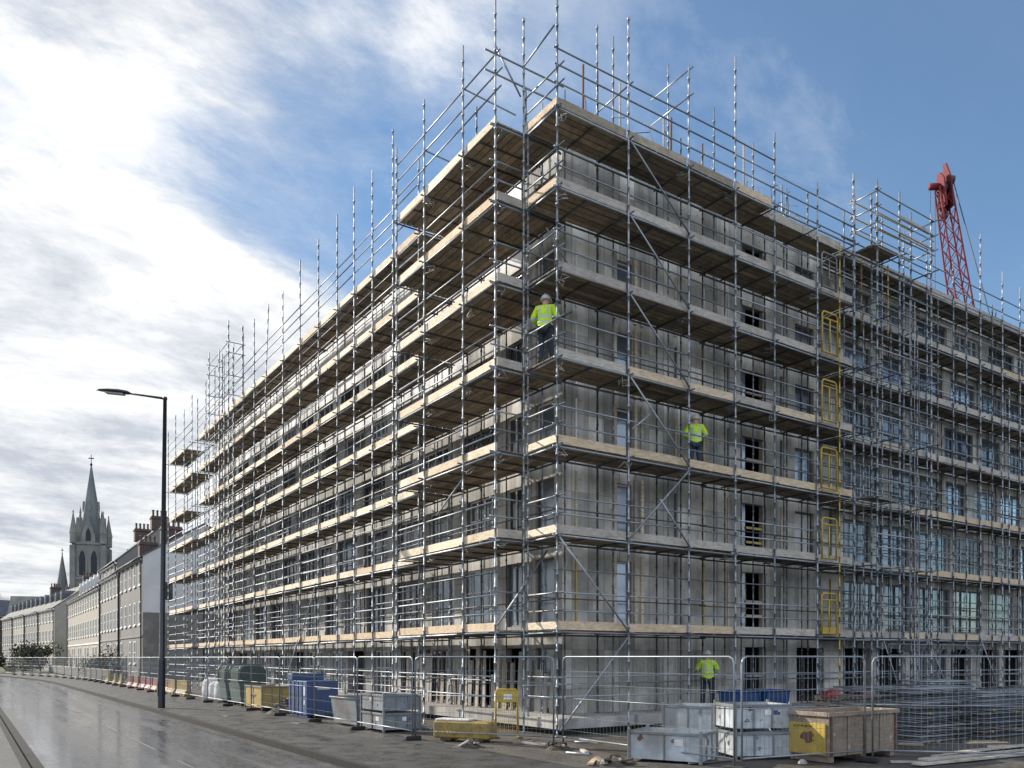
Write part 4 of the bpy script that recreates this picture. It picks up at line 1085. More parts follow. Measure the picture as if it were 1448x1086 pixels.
bin_('green waste bin with hooped lid nearest the yellow fronted box', (-3.25, 18.4, 0), 0.04)
bin_('green waste bin with hooped lid further from the yellow fronted box', (-3.25, 20.7, 0), -0.05)
for k, (y, h) in enumerate(((22.8, 1.0), (24.0, .9), (25.2, 1.05))):
    t = thing('bulk_bag', ('pale bulk bag slumped ' + ('beside the green bins', 'in the middle of the row of bags', 'nearest the street lamp column')[k]), 'bag', (-2.7, y, 0), U(0, 1), 'pale bulk bags'); ORG[t.name] = Vector()
    mb = MB(); mb.lathe((0, 0, 0), [(.40, 0), (.48, .12), (.52, .5 * h), (.46, .85 * h), (.40, h), (.30, h - .08)], 14)
    mb.v = [(p[0] * (1 + .10 * math.sin(p[2] * 9 + p[1] * 5)), p[1] * (1 + .10 * math.cos(p[2] * 7 + p[0] * 6)), p[2] + .05 * math.sin(p[0] * 7)) if p[2] > .02 else p for p in mb.v]
    mb.build('sack', 'white_bag', t)
    for a in (.6, 2.2, 3.8, 5.4):
        mb = MB(); c = Vector((math.cos(a) * .38, math.sin(a) * .38, h - .03)); mb.path([c, c + Vector((0, 0, .16)), c * .8 + Vector((0, 0, .2 * h + .14)), c * .75 + Vector((0, 0, .1))], .014, 5); mb.build('loop', 'white_bag', t)
def water_barrier(label, loc, rz, mat, group='plastic road barriers along the street fence'):
    t = thing('road_barrier', label, 'barrier', loc, rz, group); ORG[t.name] = Vector()
    mb = MB(); L = 1.9; prof = [(-.22, 0), (.22, 0), (.22, .16), (.08, .42), (.07, .95), (-.07, .95), (-.08, .42), (-.22, .16)]
    mb.prism(prof, 0, L, lambda a, b, h: (h, a, b)); mb.build('shell', mat, t); t.scale = (1, 1, .82)
    mb = MB(); mb.bbox(.02, L - .02, -.085, .085, .951, 1.02, .015); mb.build('top_rail', 'grey_crate' if 'red' in mat or 'orange' in mat else mat, t)
    for x in (.3, 1.3):
        mb = MB(); mb.bbox(x, x + .3, -.232, -.221, .03, .12, .004); mb.build('fork_slot', 'rubber', t)
bl = [(29.5, 'yellow_dirty', 'yellow'), (31.9, 'yellow_dirty', 'yellow'), (34.3, 'red_plastic', 'red'), (36.6, 'orange_plastic', 'orange'), (38.8, 'red_plastic', 'red'), (41.2, 'red_plastic', 'red'), (43.6, 'orange_plastic', 'orange'), (46, 'red_plastic', 'red'), (50, 'yellow_dirty', 'yellow'), (53, 'yellow_dirty', 'yellow'), (57, 'yellow_dirty', 'yellow')]
ordn = ['nearest the lamp column', 'second from the lamp column', 'third in the row from the lamp', 'fourth in the row from the lamp', 'fifth in the row from the lamp', 'sixth in the row from the lamp', 'seventh in the row from the lamp', 'eighth in the row from the lamp', 'third from the far end of the row', 'second from the far end of the row', 'at the far end of the row']
for (y, m, c), w in zip(bl, ordn): water_barrier(f'{c} plastic road barrier behind the fence, {w}', (-3.05 if y < 40 else -3.05, y + 1.9, 0), -math.pi / 2 + U(-.08, .08), m)
# yellow block lying across the corner panel
def yellow_block():
    c = ground(648, 1049); t = thing('yellow_block', 'low yellow ballast block with muddy foot lying behind the corner fence panel', 'block', c, math.atan2(-3.31, 2.05)); ORG[t.name] = Vector()
    mb = MB(); mb.bbox(-.80, .80, .12, .62, .06, .50, .04); mb.build('body', 'yellow_dirty', t)
    for x in (-.6, .3):
        mb = MB(); mb.bbox(x, x + .3, .14, .60, 0, .058, .01); mb.build('runner', 'mud', t)
    mb = MB(); mb.bbox(-.76, .2, .16, .58, .502, .55, .015); mb.build('cap', 'white_plastic', t)
yellow_block()
def yellow_stand():
    t = thing('yellow_stand', 'upright yellow barrier stand with a plate across its top by the building corner', 'barrier', (-1.20, 0.62, 0), math.atan2(-RGT.y, -RGT.x) + math.pi); ORG[t.name] = Vector()
    t.rotation_euler = (0, 0, math.atan2(RGT.y, RGT.x))
    mb = MB(); mb.path([(-.30, 0, 0), (-.28, 0, 1.2), (-.24, 0, 1.26), (.24, 0, 1.26), (.28, 0, 1.2), (.30, 0, 0)], .028, 7); mb.build('frame', 'yellow_paint', t)
    mb = MB(); mb.bbox(-.25, .25, -.03, -.005, .92, 1.24, .01); mb.build('plate', 'yellow_paint', t)
    mb = MB(); mb.bbox(-.08, .14, -.037, -.031, 1.0, 1.14, .003); mb.build('sticker', 'white_plastic', t)
    mb = MB()
    for k in range(6): mb.tube((-.28 + k * .11, 0, .12), (-.28 + k * .11, 0, .92), .006, 4)
    for k in range(6): mb.tube((-.29, 0, .15 + k * .14), (.29, 0, .15 + k * .14), .006, 4)
    mb.build('mesh_infill', 'yellow_paint', t)
    for x in (-.3, .3):
        mb = MB(); mb.bbox(x - .03, x + .03, -.3, .3, 0, .05, .01); mb.build('foot', 'yellow_paint', t)
yellow_stand()
# right-hand yard
dl = math.atan2(1.31, -0.66)
c0 = ground(991, 1082); e1 = (ground(889, 1075) - c0); rz1 = math.atan2(e1.y, e1.x)
crate('metal_crate', 'low pale grey metal crate at the front of the yard behind the fence', 'crate', ground(991, 1082), rz1 - math.pi / 2, 1.05, 1.5, .60, 'white_crate', 'grey_crate', 'grey metal crates', feet=.05)
pos2 = ground(991, 1082) + (FWD * 0.42 + RGT * 0.10); pos2.z = 0
crate('metal_crate', 'pale crate with a small notice standing just behind the low front crate', 'crate', (*(ground(1008, 1066)).xy, 0), rz1 - math.pi / 2 - .05, 1.0, 1.15, 1.03, 'white_crate', 'grey_crate', 'grey metal crates', feet=.06)
c3 = ground(1040, 1075)
crate('metal_crate', 'lower pale crate of the tall stack right of the low front crate', 'crate', (c3.x, c3.y, 0), -.42, 1.25, 1.0, .56, 'white_crate', 'grey_crate', 'grey metal crates', feet=.08)
crate('metal_crate', 'upper pale crate of the tall stack right of the low front crate', 'crate', (c3.x + .01, c3.y + .02, .625), -.42, 1.22, .98, .50, 'white_crate', 'grey_crate', 'grey metal crates', feet=.02)
# wooden crate with a yellow end board
def wood_crate():
    t = thing('wooden_crate', 'large weathered wooden crate with a yellow painted end board', 'crate', (1.16, -7.4, 0)); ORG[t.name] = Vector()
    lx, ly, z0, h = 2.35, .95, .13, .98
    for x in (.05, 1.1, 2.15):
        mb = MB(); mb.bbox(x, x + .14, .02, ly - .02, 0, z0 - .003, .01); mb.build('runner', 'crate_wood', t)
    mb = MB(); th = .03
    o = [(0, 0), (lx, 0), (lx, ly), (0, ly)]; i_ = [(th, th), (lx - th, th), (lx - th, ly - th), (th, ly - th)]
    vs = [(*p, z0) for p in o] + [(*p, h) for p in o] + [(*p, h) for p in i_] + [(*p, z0 + .03) for p in i_]
    fs = [(3, 2, 1, 0)] + [(j*4+k, j*4+(k+1) % 4, (j+1)*4+(k+1) % 4, (j+1)*4+k) for j in range(3) for k in range(4)] + [(12, 13, 14, 15)]
    mb.add(vs, fs); mb.build('body', 'crate_wood', t)
    for k in range(5):
        x = .03 + k * (lx - .12) / 4
        mb = MB(); mb.bbox(x, x + .07, -.03, -.002, z0 + .002, h - .07, .006); mb.build('batten', 'crate_wood' if k % 2 else 'rust', t)
    for args in ((-.05, lx + .05, -.05, .0), (-.05, lx + .05, ly, ly + .05)):
        mb = MB(); mb.bbox(args[0], args[1], args[2], args[3], h - .06, h + .03, .01); mb.build('rim', 'crate_wood', t)
    for x in (-.05, lx):
        mb = MB(); mb.bbox(x, x + .05, .003, ly - .003, h - .06, h + .03, .01); mb.build('rim', 'crate_wood', t)
    yb = MB(); yb.bbox(-.035, -.003, .06, ly - .02, z0 + .02, h - .20, .008); y = yb.build('end_board', 'yellow_paint', t)
    # rusty splash shape with painted strokes above it
    mb = MB(); n = 15; pts = [(.47 + math.cos(6.283 * k / n) * U(.10, .22), .50 + math.sin(6.283 * k / n) * U(.07, .15)) for k in range(n)]
    mb.prism(pts, -.0385, -.0355, lambda a, b, h: (h, a, b)); mb.build('stain', 'rust', y)
    for k in range(5):
        mb = MB(); mb.path([(-.038, .80 - k * .09, .70), (-.038, .77 - k * .09, .735), (-.038, .75 - k * .09, .71), (-.038, .73 - k * .09, .72)], .008, 4); mb.build('stroke', 'black_paint', y)
wood_crate()
for k, (x, y, r) in enumerate(((6.1, -.95, .1), (7.25, -1.0, -.06))):
    t = thing('blue_tub', ('blue plastic tub by the scaffold foot, ' + ('left one', 'right one')[k] + ' of the pair behind the pale crates'), 'tub', (x, y, 0), r, 'blue plastic tubs'); ORG[t.name] = Vector()
    mb = MB(); vs = [(.06, .06, .1), (.94, .06, .1), (.94, .74, .1), (.06, .74, .1), (0, 0, 1.08), (1, 0, 1.08), (1, .8, 1.08), (0, .8, 1.08), (.04, .04, 1.08), (.96, .04, 1.08), (.96, .76, 1.08), (.04, .76, 1.08), (.09, .09, .3), (.91, .09, .3), (.91, .71, .3), (.09, .71, .3)]
    mb.add(vs, [(3, 2, 1, 0)] + [(j*4+q, j*4+(q+1) % 4, (j+1)*4+(q+1) % 4, (j+1)*4+q) for j in range(3) for q in range(4)] + [(12, 13, 14, 15)]); mb.build('body', 'blue_paint', t)
    for q in (.1, .75):
        mb = MB(); mb.bbox(q, q + .15, .05, .75, 0, .098, .01); mb.build('skid', 'blue_paint', t)
    mb = MB(); mb.path([(-.01, -.01, 1.08), (1.01, -.01, 1.08), (1.01, .81, 1.08), (-.01, .81, 1.08)], .03, 6, closed=True); mb.build('rim', 'blue_paint', t)
# stack of flat scaffold frames: one welded frame copied layer by layer
def frames():
    proto = None; base = ground(1300, 1052); n = 0
    spots = [(0, 0), (0.35, 1.35), (2.55, -0.25), (2.8, 1.15), (5.1, 0.1)]
    for s_, (dx, dy) in enumerate(spots):
        layers = (11, 12, 11, 13, 11)[s_]
        for k in range(layers):
            lab = 'flat galvanised scaffold frame with yellow clips in the stack behind the wooden crate' if k < layers - 1 else 'topmost flat scaffold frame of its pile behind the wooden crate'
            if proto is None:
                t = thing('scaffold_lattice', lab, 'scaffold frame', (0, 0, 0), 0, 'flat scaffold frames stacked in the yard'); ORG[t.name] = Vector()
                mb = MB(); L, W = 2.3, 1.1
                mb.path([(0, 0, 0), (L, 0, 0), (L, W, 0), (0, W, 0)], .022, 6, closed=True)
                for x in (.55, 1.15, 1.75): mb.tube((x, 0, 0), (x, W, 0), .022, 6)
                mb.build('frame', 'stack_tube', t)
                for x in (.3, 1.5):
                    mb = MB(); mb.bbox(x, x + .07, -.04, .03, -.03, .03, .01); mb.build('clip', 'yellow_dirty', t)
                proto = t; o = t
                plain = t.copy(); COL.objects.link(plain); fr = [c for c in t.children if c.name.startswith('frame')][0].copy(); COL.objects.link(fr); fr.parent = plain
                plain['label'] = lab; plain.location = (base.x + .1, base.y - .05, .05 + 11 * .116)
            else:
                o = copy_tree(proto if rnd() < .3 else plain)
            o['label'] = lab
            o.location = (base.x + dx + U(-.12, .12), base.y + dy + U(-.08, .08), .05 + k * .116 + U(-.018, .018)); o.rotation_euler = (U(-.02, .02), U(-.025, .025), U(-.10, .10) + (.04 if s_ % 2 else -.03))
frames()
# timber planks by the right-hand kerb of the yard
for k in range(7):
    a = ground(1296 + k * 9, 1083 - k * 2.2); mb = MB(); mb.bbox(0, 4.2, -.11, .11, 0, .05, .006, tone=rnd())
    o = tag(mb.build('plank', 'toe_wood_grey'), ('weathered plank in the loose spread of boards at the bottom right of the yard' if k else 'nearest weathered plank at the bottom right of the yard'), 'plank', 'loose planks in the yard')
    o.location = (a.x, a.y, .01 + (k % 2) * .055); o.rotation_euler = (0, 0, U(-.06, .06) - .08)
# strapped pile of pallets and dark timber behind the wooden crate
def pallets():
    b = ground(1190, 1030); proto = None
    for s_ in range(2):
        for k in range(6):
            lab = f'dark timber pallet in the {"left" if s_ == 0 else "right"} pile behind the wooden crate' if k < 5 else f'top pallet of the {"left" if s_ == 0 else "right"} pile behind the wooden crate'
            if proto is None:
                t = thing('pallet', lab, 'pallet', (0, 0, 0), 0, 'timber pallets piled in the yard'); ORG[t.name] = Vector()
                for z, nm in ((.0, 'bottom_board'), (.13, 'top_board')):
                    for q in range(5 if z else 3):
                        y = q * (.9 / (4 if z else 2)); mb = MB(); mb.bbox(0, 1.15, y, y + .1, z, z + .022, .003, tone=rnd()); mb.build(nm, 'crate_wood', t)
                for x in (0, .5, 1.0):
                    mb = MB(); mb.bbox(x, x + .1, .005, .995, .023, .129, .005); mb.build('bearer', 'crate_wood', t)
                proto = t; o = t
            else: o = copy_tree(proto)
            o['label'] = lab; o.location = (b.x + s_ * 1.5 + U(-.05, .05), b.y + U(-.05, .05), .004 + k * .156); o.rotation_euler = (0, 0, U(-.05, .05))
    for k, (dx, m) in enumerate(((.3, 'red_plastic'), (1.9, 'red_plastic'), (1.0, 'orange_plastic'))):
        o = rubble('netting_heap', ('crumpled red netting on the left pallet pile', 'crumpled red netting on the right pallet pile', 'crumpled orange netting between the pallet piles')[k], 'netting', (b.x + dx, b.y + .5, .94 if k < 2 else 0), 5, .42, .24 if k < 2 else .8, [m, m, 'crate_wood'])
pallets()
rubble('mud_heap', 'small heap of dark mud at the foot of the corner fence post', 'mud heap', ground(790, 1058), 3, .32, .14, ['mud', 'mud', 'crate_wood'])
rubble('mud_heap', 'dark mud heap in front of the low pale crate', 'mud heap', ground(868, 1078), 4, .5, .16, ['mud', 'mud', 'crate_wood'])
rubble('mud_heap', 'mud and stones piled under the yellow ballast block', 'mud heap', ground(660, 1056), 4, .4, .13, ['mud', 'mud', 'block_concrete'])

# ------------------------------------------------------------------ wear and notices on the crates, offcuts on the ground
def marks(t, lx, ly, h, seed):
    rs = random.Random(seed)
    def place(side):
        return (lambda a, b, hh: (a * lx, -.0 - hh, b * h)) if side == 0 else (lambda a, b, hh: (-.0 - hh, a * ly, b * h))
    for side in (0, 1):
        P = place(side)
        for k in range(2):
            ca, cb = rs.uniform(.15, .85), rs.uniform(.3, .85); n = 9
            pts = [(ca + math.cos(6.28 * q / n) * rs.uniform(.012, .06), cb + math.sin(6.28 * q / n) * rs.uniform(.03, .14)) for q in range(n)]
            mb = MB(); mb.prism(pts, .0015, .004 + .0007 * k, P); mb.build('rust_patch', rs.choice(('mud', 'grey_crate_dark', 'grey_crate_dark', 'rust')), t)
        if rs.random() < .55: continue
        mb = MB(); a = rs.uniform(.2, .55); mb.prism([(a, .58), (a + .12, .58), (a + .12, .80), (a, .80)], .005, .009, P); mb.build('notice', 'white_plastic', t)
        if side: continue
        mb = MB(); mb.prism([(a + .15, .6), (a + .24, .6), (a + .24, .78), (a + .15, .78)], .005, .009, P); mb.build('notice', 'blue_paint', t)
        for k in range(5):
            a = rs.uniform(.1, .8); b = rs.uniform(.2, .5); m3 = [P(a + rs.uniform(0, .12), b + rs.uniform(-.1, .14), .006) for q in range(4)]
            mb = MB(); mb.path(m3, .007, 4); mb.build('paint_mark', rs.choice(('paint_green_mark', 'yellow_paint', 'white_plastic', 'black_paint')), t)
for o in [x for x in COL.objects if x.name.startswith('metal_crate') and x.parent is None]:
    b = [c for c in o.children if c.name.startswith('body')][0].data
    xs = [v.co for v in b.vertices]; marks(o, max(v.x for v in xs), max(v.y for v in xs), max(v.z for v in xs), hash(len(o.name)) + int(xs[4].z * 1000))
for k in range(46):
    if k < 30: px_, py_ = U(800, 1440), U(1046, 1084)
    else: px_, py_ = U(470, 790), 0
    g = ground(px_, py_) if py_ else Vector((U(-2.2, -1.2), U(-1.5, 12.0), 0))
    L = U(.25, 1.1); mb = MB(); kind = rnd()
    if kind < .5: mb.bbox(-L / 2, L / 2, -U(.03, .08), U(.03, .08), 0, U(.02, .06), .005, tone=rnd()); nm, mt, lb = 'timber_offcut', random.choice(('crate_wood', 'toe_wood_grey', 'toe_wood_tan')), 'short timber offcut lying in the dirt of the site'
    elif kind < .8: mb.tube((-L / 2, 0, .026), (L / 2, 0, .026), .024, 6); nm, mt, lb = 'short_tube', random.choice(('galvanised_tube', 'dark_tube')), 'short steel tube lying in the dirt of the site'
    else:
        mb.lathe((0, 0, 0), [(.04, 0), (.09, .02), (.08, .07), (.03, .10)], 6, smooth=False); nm, mt, lb = 'stone_lump', 'block_concrete', 'lump of broken concrete lying in the dirt of the site'
    o = tag(mb.build(nm, mt), lb, nm.replace('_', ' '), {'timber_offcut': 'timber offcuts on the ground', 'short_tube': 'short tubes on the ground', 'stone_lump': 'concrete lumps on the ground'}[nm])
    o.location = (g.x, g.y, -.004); o.rotation_euler = (0, 0, U(0, 3.1))
for k, (px_, py_) in enumerate(((430, 1022), (330, 1012))):
    g = ground(px_, py_, -.008); mb = MB(); mb.bbox(-.32, .32, -.3, .3, 0, .006, .002); mb.bbox(-.27, .27, -.25, .25, .0061, .012, .002)
    o = tag(mb.build('manhole_cover', 'dark_tube'), ('square iron manhole cover in the pavement in front of the dark skip', 'square iron manhole cover in the pavement in front of the yellow box')[k], 'manhole cover'); o.location = g
# ------------------------------------------------------------------ people
def skin_mesh(name, verts, edges, radii, mat, parent, root=0, sub=2):
    me = bpy.data.meshes.new(name); me.from_pydata(verts, edges, [])
    o = bpy.data.objects.new(name, me); COL.objects.link(o); o.parent = parent
    me.materials.append(M[mat])
    md = o.modifiers.new('skin', 'SKIN'); md.use_smooth_shade = True
    sv = me.skin_vertices[0].data
    for i, r in enumerate(radii):
        sv[i].radius = (r, r) if isinstance(r, (int, float)) else r
        sv[i].use_root = (i == root)
    s2 = o.modifiers.new('sub', 'SUBSURF'); s2.levels = sub; s2.render_levels = sub
    ORG[o.name] = Vector()
    return o
def person(label, loc, rz, armL, armR, legL, legR, trousers, lean=0.0, headturn=0.0, tool=None):
    """local frame: +Y is the way the person faces, feet at z = 0. arm = (elbow, wrist), leg = (knee, ankle)"""
    t = thing('person', label, 'person', loc, rz, 'site workers in yellow'); ORG[t.name] = Vector()
    ht = Vector((math.sin(headturn) * .02, lean * .5 + .02, 0))
    sp = [Vector((0, 0, .93)), Vector((0, lean * .3, 1.10)), Vector((0, lean * .7, 1.28)), Vector((0, lean, 1.40)), Vector((0, lean + .01, 1.475)), Vector((0, lean + .02, 1.56)) + ht * .3, Vector((0, lean + .03, 1.635)) + ht * .5, Vector((0, lean + .025, 1.69)) + ht * .5]
    V, E, R = [], [], []
    def add(p, r, par=None):
        V.append(tuple(p)); R.append(r); i = len(V) - 1
        if par is not None: E.append((par, i))
        return i
    pel = add(sp[0], (.135, .10)); a = add(sp[1], (.12, .09), pel); b = add(sp[2], (.14, .10), a); c = add(sp[3], (.10, .08), b)
    nk = add(sp[4], .052, c); h1 = add(sp[5], (.070, .082), nk); h2 = add(sp[6], (.076, .095), h1); h3 = add(sp[7], (.055, .07), h2)
    fd = Vector((math.sin(headturn), math.cos(headturn), 0)); sd_ = Vector((fd.y, -fd.x, 0))
    add(sp[5] + Vector((0, 0, .035)) + fd * .105, .014, h1)                                   # nose
    for s in (-1, 1): add(sp[5] + Vector((0, 0, .03)) + sd_ * s * .082, .016, h1)               # ears
    def hand(w, d, par, side):
        pm = add(w + d * .085, (.036, .018), par)
        x = d.cross(Vector((0, 0, 1))); x = x.normalized() if x.length > .1 else Vector((1, 0, 0))
        cu = Vector((0, 0, -1)) if abs(d.z) < .7 else Vector((0, 1, 0))
        for k, (o, L) in enumerate(((-.030, .062), (-.010, .072), (.010, .066), (.029, .052))):
            f1 = add(w + d * (.10 + L * .45) + x * o + cu * .008, .0092, pm); add(w + d * (.10 + L * .75) + x * o + cu * (.03 + .004 * k), .0080, f1)
        th1 = add(w + d * .055 - x * .045 * side + cu * .01, .0105, pm); add(w + d * .09 - x * .055 * side + cu * .025, .0085, th1)
    arms = []
    for s, (el, wr) in ((-1, armL), (1, armR)):
        sh = Vector((s * .175, lean, 1.405)); el, wr = Vector(el), Vector(wr)
        i = add(sh, .058, c); j = add(el, .042, i); k = add(wr, .030, j); hand(wr, (wr - el).normalized(), k, s); arms.append((sh, el, wr))
    legs = []
    for s, (kn, an) in ((-1, legL), (1, legR)):
        hp = Vector((s * .095, 0, .87)); kn, an = Vector(kn), Vector(an)
        i = add(hp, .085, pel); j = add(kn, .056, i); k = add(an, .040, j); add(an + Vector((s * .02, .13, -.05)), .03, k); legs.append((hp, kn, an))
    skin_mesh('body', V, E, R, 'skin', t, 0, 1)
    # jacket
    V, E, R = [], [], []
    w0 = add(sp[0] + Vector((0, 0, -.10)), (.200, .160)); w = add(sp[0] + Vector((0, 0, .04)), (.192, .152), w0); a = add(sp[1], (.186, .146), w); b = add(sp[2], (.198, .150), a); c = add(sp[3], (.16, .12), b); add(sp[3] + Vector((0, 0, .055)), (.085, .08), c)
    for sh, el, wr in arms:
        i = add(sh, .098, c); m = add((sh + el) / 2, .084, i); j = add(el, .078, m); add(el.lerp(wr, .84), .056, j)
    skin_mesh('jacket', V, E, R, 'hivis', t, 0, 2)
    V, E, R = [], [], []
    w = add(sp[0] + Vector((0, 0, .0)), (.155, .12)); 
    for hp, kn, an in legs:
        i = add(hp, .106, w); j = add(kn, .078, i); add(an + Vector((0, 0, .01)), .066, j)
    skin_mesh('trousers', V, E, R, trousers, t, 0, 2)
    for (hp, kn, an), s in zip(legs, (-1, 1)):
        V, E, R = [], [], []
        i = add(an + Vector((0, -.02, .06)), .062); j = add(an + Vector((0, -.015, -.035)), (.055, .05), i); add(an + Vector((s * .02, .15, -.045)), (.05, .038), j)
        skin_mesh('boot', V, E, R, 'boot', t, 1, 2)
    mb = MB(); hc = sp[6] + Vector((0, 0, -.01))
    prof = [(.125, 0), (.135, .004), (.136, .014), (.118, .018), (.114, .05), (.100, .092), (.072, .122), (.03, .138), (.001, .141)]
    mb.lathe(hc, prof, 16); mb.v = [(p[0], hc.y + (p[1] - hc.y) * 1.16 + (.02 if p[2] < hc.z + .016 and p[1] > hc.y else 0), p[2]) for p in mb.v]
    hm = mb.build('helmet', 'helmet_white', t)
    rg = MB(); rg.bbox(hc.x - .012, hc.x + .012, hc.y - .09, hc.y + .09, hc.z + .112, hc.z + .146, .008); rg.build('ridge', 'helmet_white', hm)
    return t
def facing(dx, dy):     # rotation that turns local +Y to the world direction dx, dy
    return math.atan2(-dx, dy)
def standing(w): return ((-w, .02, .48), (-w - .015, -.01, .10)), ((w, .02, .48), (w + .015, -.01, .10))
# worker on the fourth lift at the corner, back turned, one arm bent with a dark hose across the body
pl = Vector((0.28, 0.95, LV[3] + .052))
w1 = person('worker in yellow jacket and white helmet on the corner scaffold deck, holding a dark rod', pl, facing(0.62, 0.50), ((-.30, .02, 1.16), (-.20, .26, 1.12)), ((.29, .06, 1.17), (.14, .28, 1.22)), ((-.10, .05, .50), (-.11, -.02, .10)), ((.12, .08, .50), (.14, .16, .10)), 'trousers_navy', .05, .5)
w1.scale = (1.2, 1.2, 1.15)
mb = MB(); q = 1.14 * Matrix.Rotation(facing(.62, .5), 3, 'Z'); a0 = pl + q @ Vector((-.55, .33, 1.0)); a1 = pl + q @ Vector((.62, .33, 1.38)); mb.path([a0, (a0 + a1) / 2 + Vector((0, 0, .02)), a1], [.024, .03, .022], 8)
mb.v = mb.v; rod = tag(mb.build('hand_tool', 'tool_dark'), 'dark rod held across the chest by the worker on the corner deck', 'tool')
# worker on the third lift of the right face
pl2 = Vector((5.95, .72, LV[2] + .052))
w2 = person('worker in yellow jacket and jeans standing on the shaded right-hand deck, hands together', pl2, facing(.55, .84), ((-.30, -.01, 1.15), (-.13, .24, 1.10)), ((.31, .02, 1.16), (.10, .26, 1.10)), *standing(.115), 'trousers_denim', .03, .7)
w2.scale = (1.14, 1.14, 1.06)
# worker at ground level on the slab
pl3 = Vector((6.5, .92, .452))
w3 = person('worker in yellow jacket seen from behind on the ground slab under the scaffold', pl3, facing(.56, .83), ((-.28, .10, 1.17), (-.19, .34, 1.15)), ((.30, .08, 1.16), (.24, .33, 1.10)), *standing(.13), 'trousers_navy', .05, 0)
w3.scale = (1.14, 1.14, 1.08); w3.location.x += .22

# ------------------------------------------------------------------ crane
def crane():
    d = 60.0; top = atdepth(1330, 243, d); bot = atdepth(1437, 922, d); bot.z = 2.0
    base = Vector((bot.x, bot.y, 0)); t = thing('crane', 'red lattice boom crane standing behind the building roofline', 'crane', base)
    ax = (top - bot).normalized(); L = (top - bot).length; sx = RGT; sy = ax.cross(sx).normalized()
    def node(f, i): 
        w = .92 if f < .25 else .92 - (f - .25) / .75 * .50
        if f < .06: w = .3 + f / .06 * .75
        s = ((-1, -1), (1, -1), (1, 1), (-1, 1))[i]
        return bot + ax * L * f + sx * s[0] * w + sy * s[1] * w * .8
    fs_ = [k / 26 for k in range(26)] + [.965]
    for i in range(4):
        mb = MB(); mb.path([node(f, i) for f in fs_], .07, 6); mb.build('chord', 'crane_red', t)
    for i in range(4):
        mb = MB(); j = (i + 1) % 4
        pts = [node(f, i if k % 2 == 0 else j) for k, f in enumerate(fs_)]
        mb.path(pts, .045, 5); mb.build('lacing', 'crane_red', t)
    for i in range(4):
        mb = MB(); j = (i + 1) % 4
        pts = [node(f, j if k % 2 == 0 else i) for k, f in enumerate(fs_)]
        mb.path(pts, .032, 5); mb.build('lacing', 'crane_red', t)
    # head: two cheek plates, sheaves, nose
    hd0 = bot + ax * L * .95; 
    for s in (-1, 1):
        mb = MB(); o = hd0 + sx * (s * .26 + .05)
        poly = [(-.9, -.5), (1.0, -.7), (1.9 + .35 * s, -.35), (2.0 + .35 * s, .05), (.9, .4), (-.9, .45)]
        mb.prism(poly, -.05, .05, lambda a, b, h: o + ax * a + sy * b + sx * h); mb.build('head_plate', 'crane_red', t)
    mb = MB(); mb.tube(hd0 + sx * -.19 + ax * .6, hd0 + sx * .28 + ax * .6, .42, 14); mb.build('sheave', 'crane_dark', t)
    mb = MB(); mb.tube(hd0 + sx * -1.0 + ax * .7, hd0 + sx * -.30 + ax * .7, .24, 12); mb.build('sheave', 'crane_red', t)
    mb = MB(); mb.tube(hd0 + sx * .37 + ax * 1.2, hd0 + sx * .85 + ax * 1.2, .30, 12); mb.build('sheave', 'crane_dark', t)
    mb = MB(); mb.bbox(-.17, .27, -.3, .3, -1.2, 0.3, .05); mb.v = [tuple(hd0 + ax * (p[2] - .2) + sx * p[0] + sy * (p[1] + .6)) for p in mb.v]; mb.build('winch_box', 'crane_dark', t)
    for dx in (-.95, -.6):
        mb = MB(); a = hd0 + sx * dx + ax * .5; mb.tube(a, Vector((a.x, a.y, 12.0)), .022, 5); mb.build('hoist_rope', 'rope', t)
    mb = MB(); a = Vector((hd0 + sx * -1.05).to_tuple()); mb.bbox(a.x - .4, a.x + .4, a.y - .3, a.y + .3, 10.9, 12.1, .08); mb.build('hook_block', 'crane_red', t)
    mb = MB(); a = hd0 + sx * .8 + ax * 1.4; b = bot + sx * 4.6 + Vector((0, 0, 9)) + sy * 2; mb.path([a, a.lerp(b, .5) + sx * -.35, b], .04, 5); mb.build('pendant_rope', 'rope', t)
    mb = MB(); mb.tube(b, bot + sx * 3.5 + Vector((0, 0, -.3)), .12, 6); mb.build('gantry', 'crane_red', t)
    mb = MB(); c = base + RGT * 2.2; mb.bbox(c.x - 3.2, c.x + 3.2, c.y - 1.6, c.y + 1.6, 1.25, 3.2, .1); mb.build('engine_house', 'crane_red', t)
    mb = MB(); mb.bbox(c.x - 3.1, c.x - 1.0, c.y - 3.0, c.y - 1.61, 1.3, 3.4, .1); mb.build('cab', 'crane_red', t)
    for s in (-1, 1):
        mb = MB(); pr = [(-3.4, .5), (-3.0, 0), (3.0, 0), (3.4, .5), (3.0, 1.1), (-3.0, 1.1)]
        mb.prism(pr, -.45, .45, lambda a, b, h: (c.x + a, c.y + s * 1.9 + h, b)); mb.build('track', 'crane_dark', t)
    mb = MB(); mb.bbox(c.x - 1.2, c.x + 1.2, c.y - 1.4, c.y + 1.4, .4, 1.24, .05); mb.build('carbody', 'crane_dark', t)
crane()

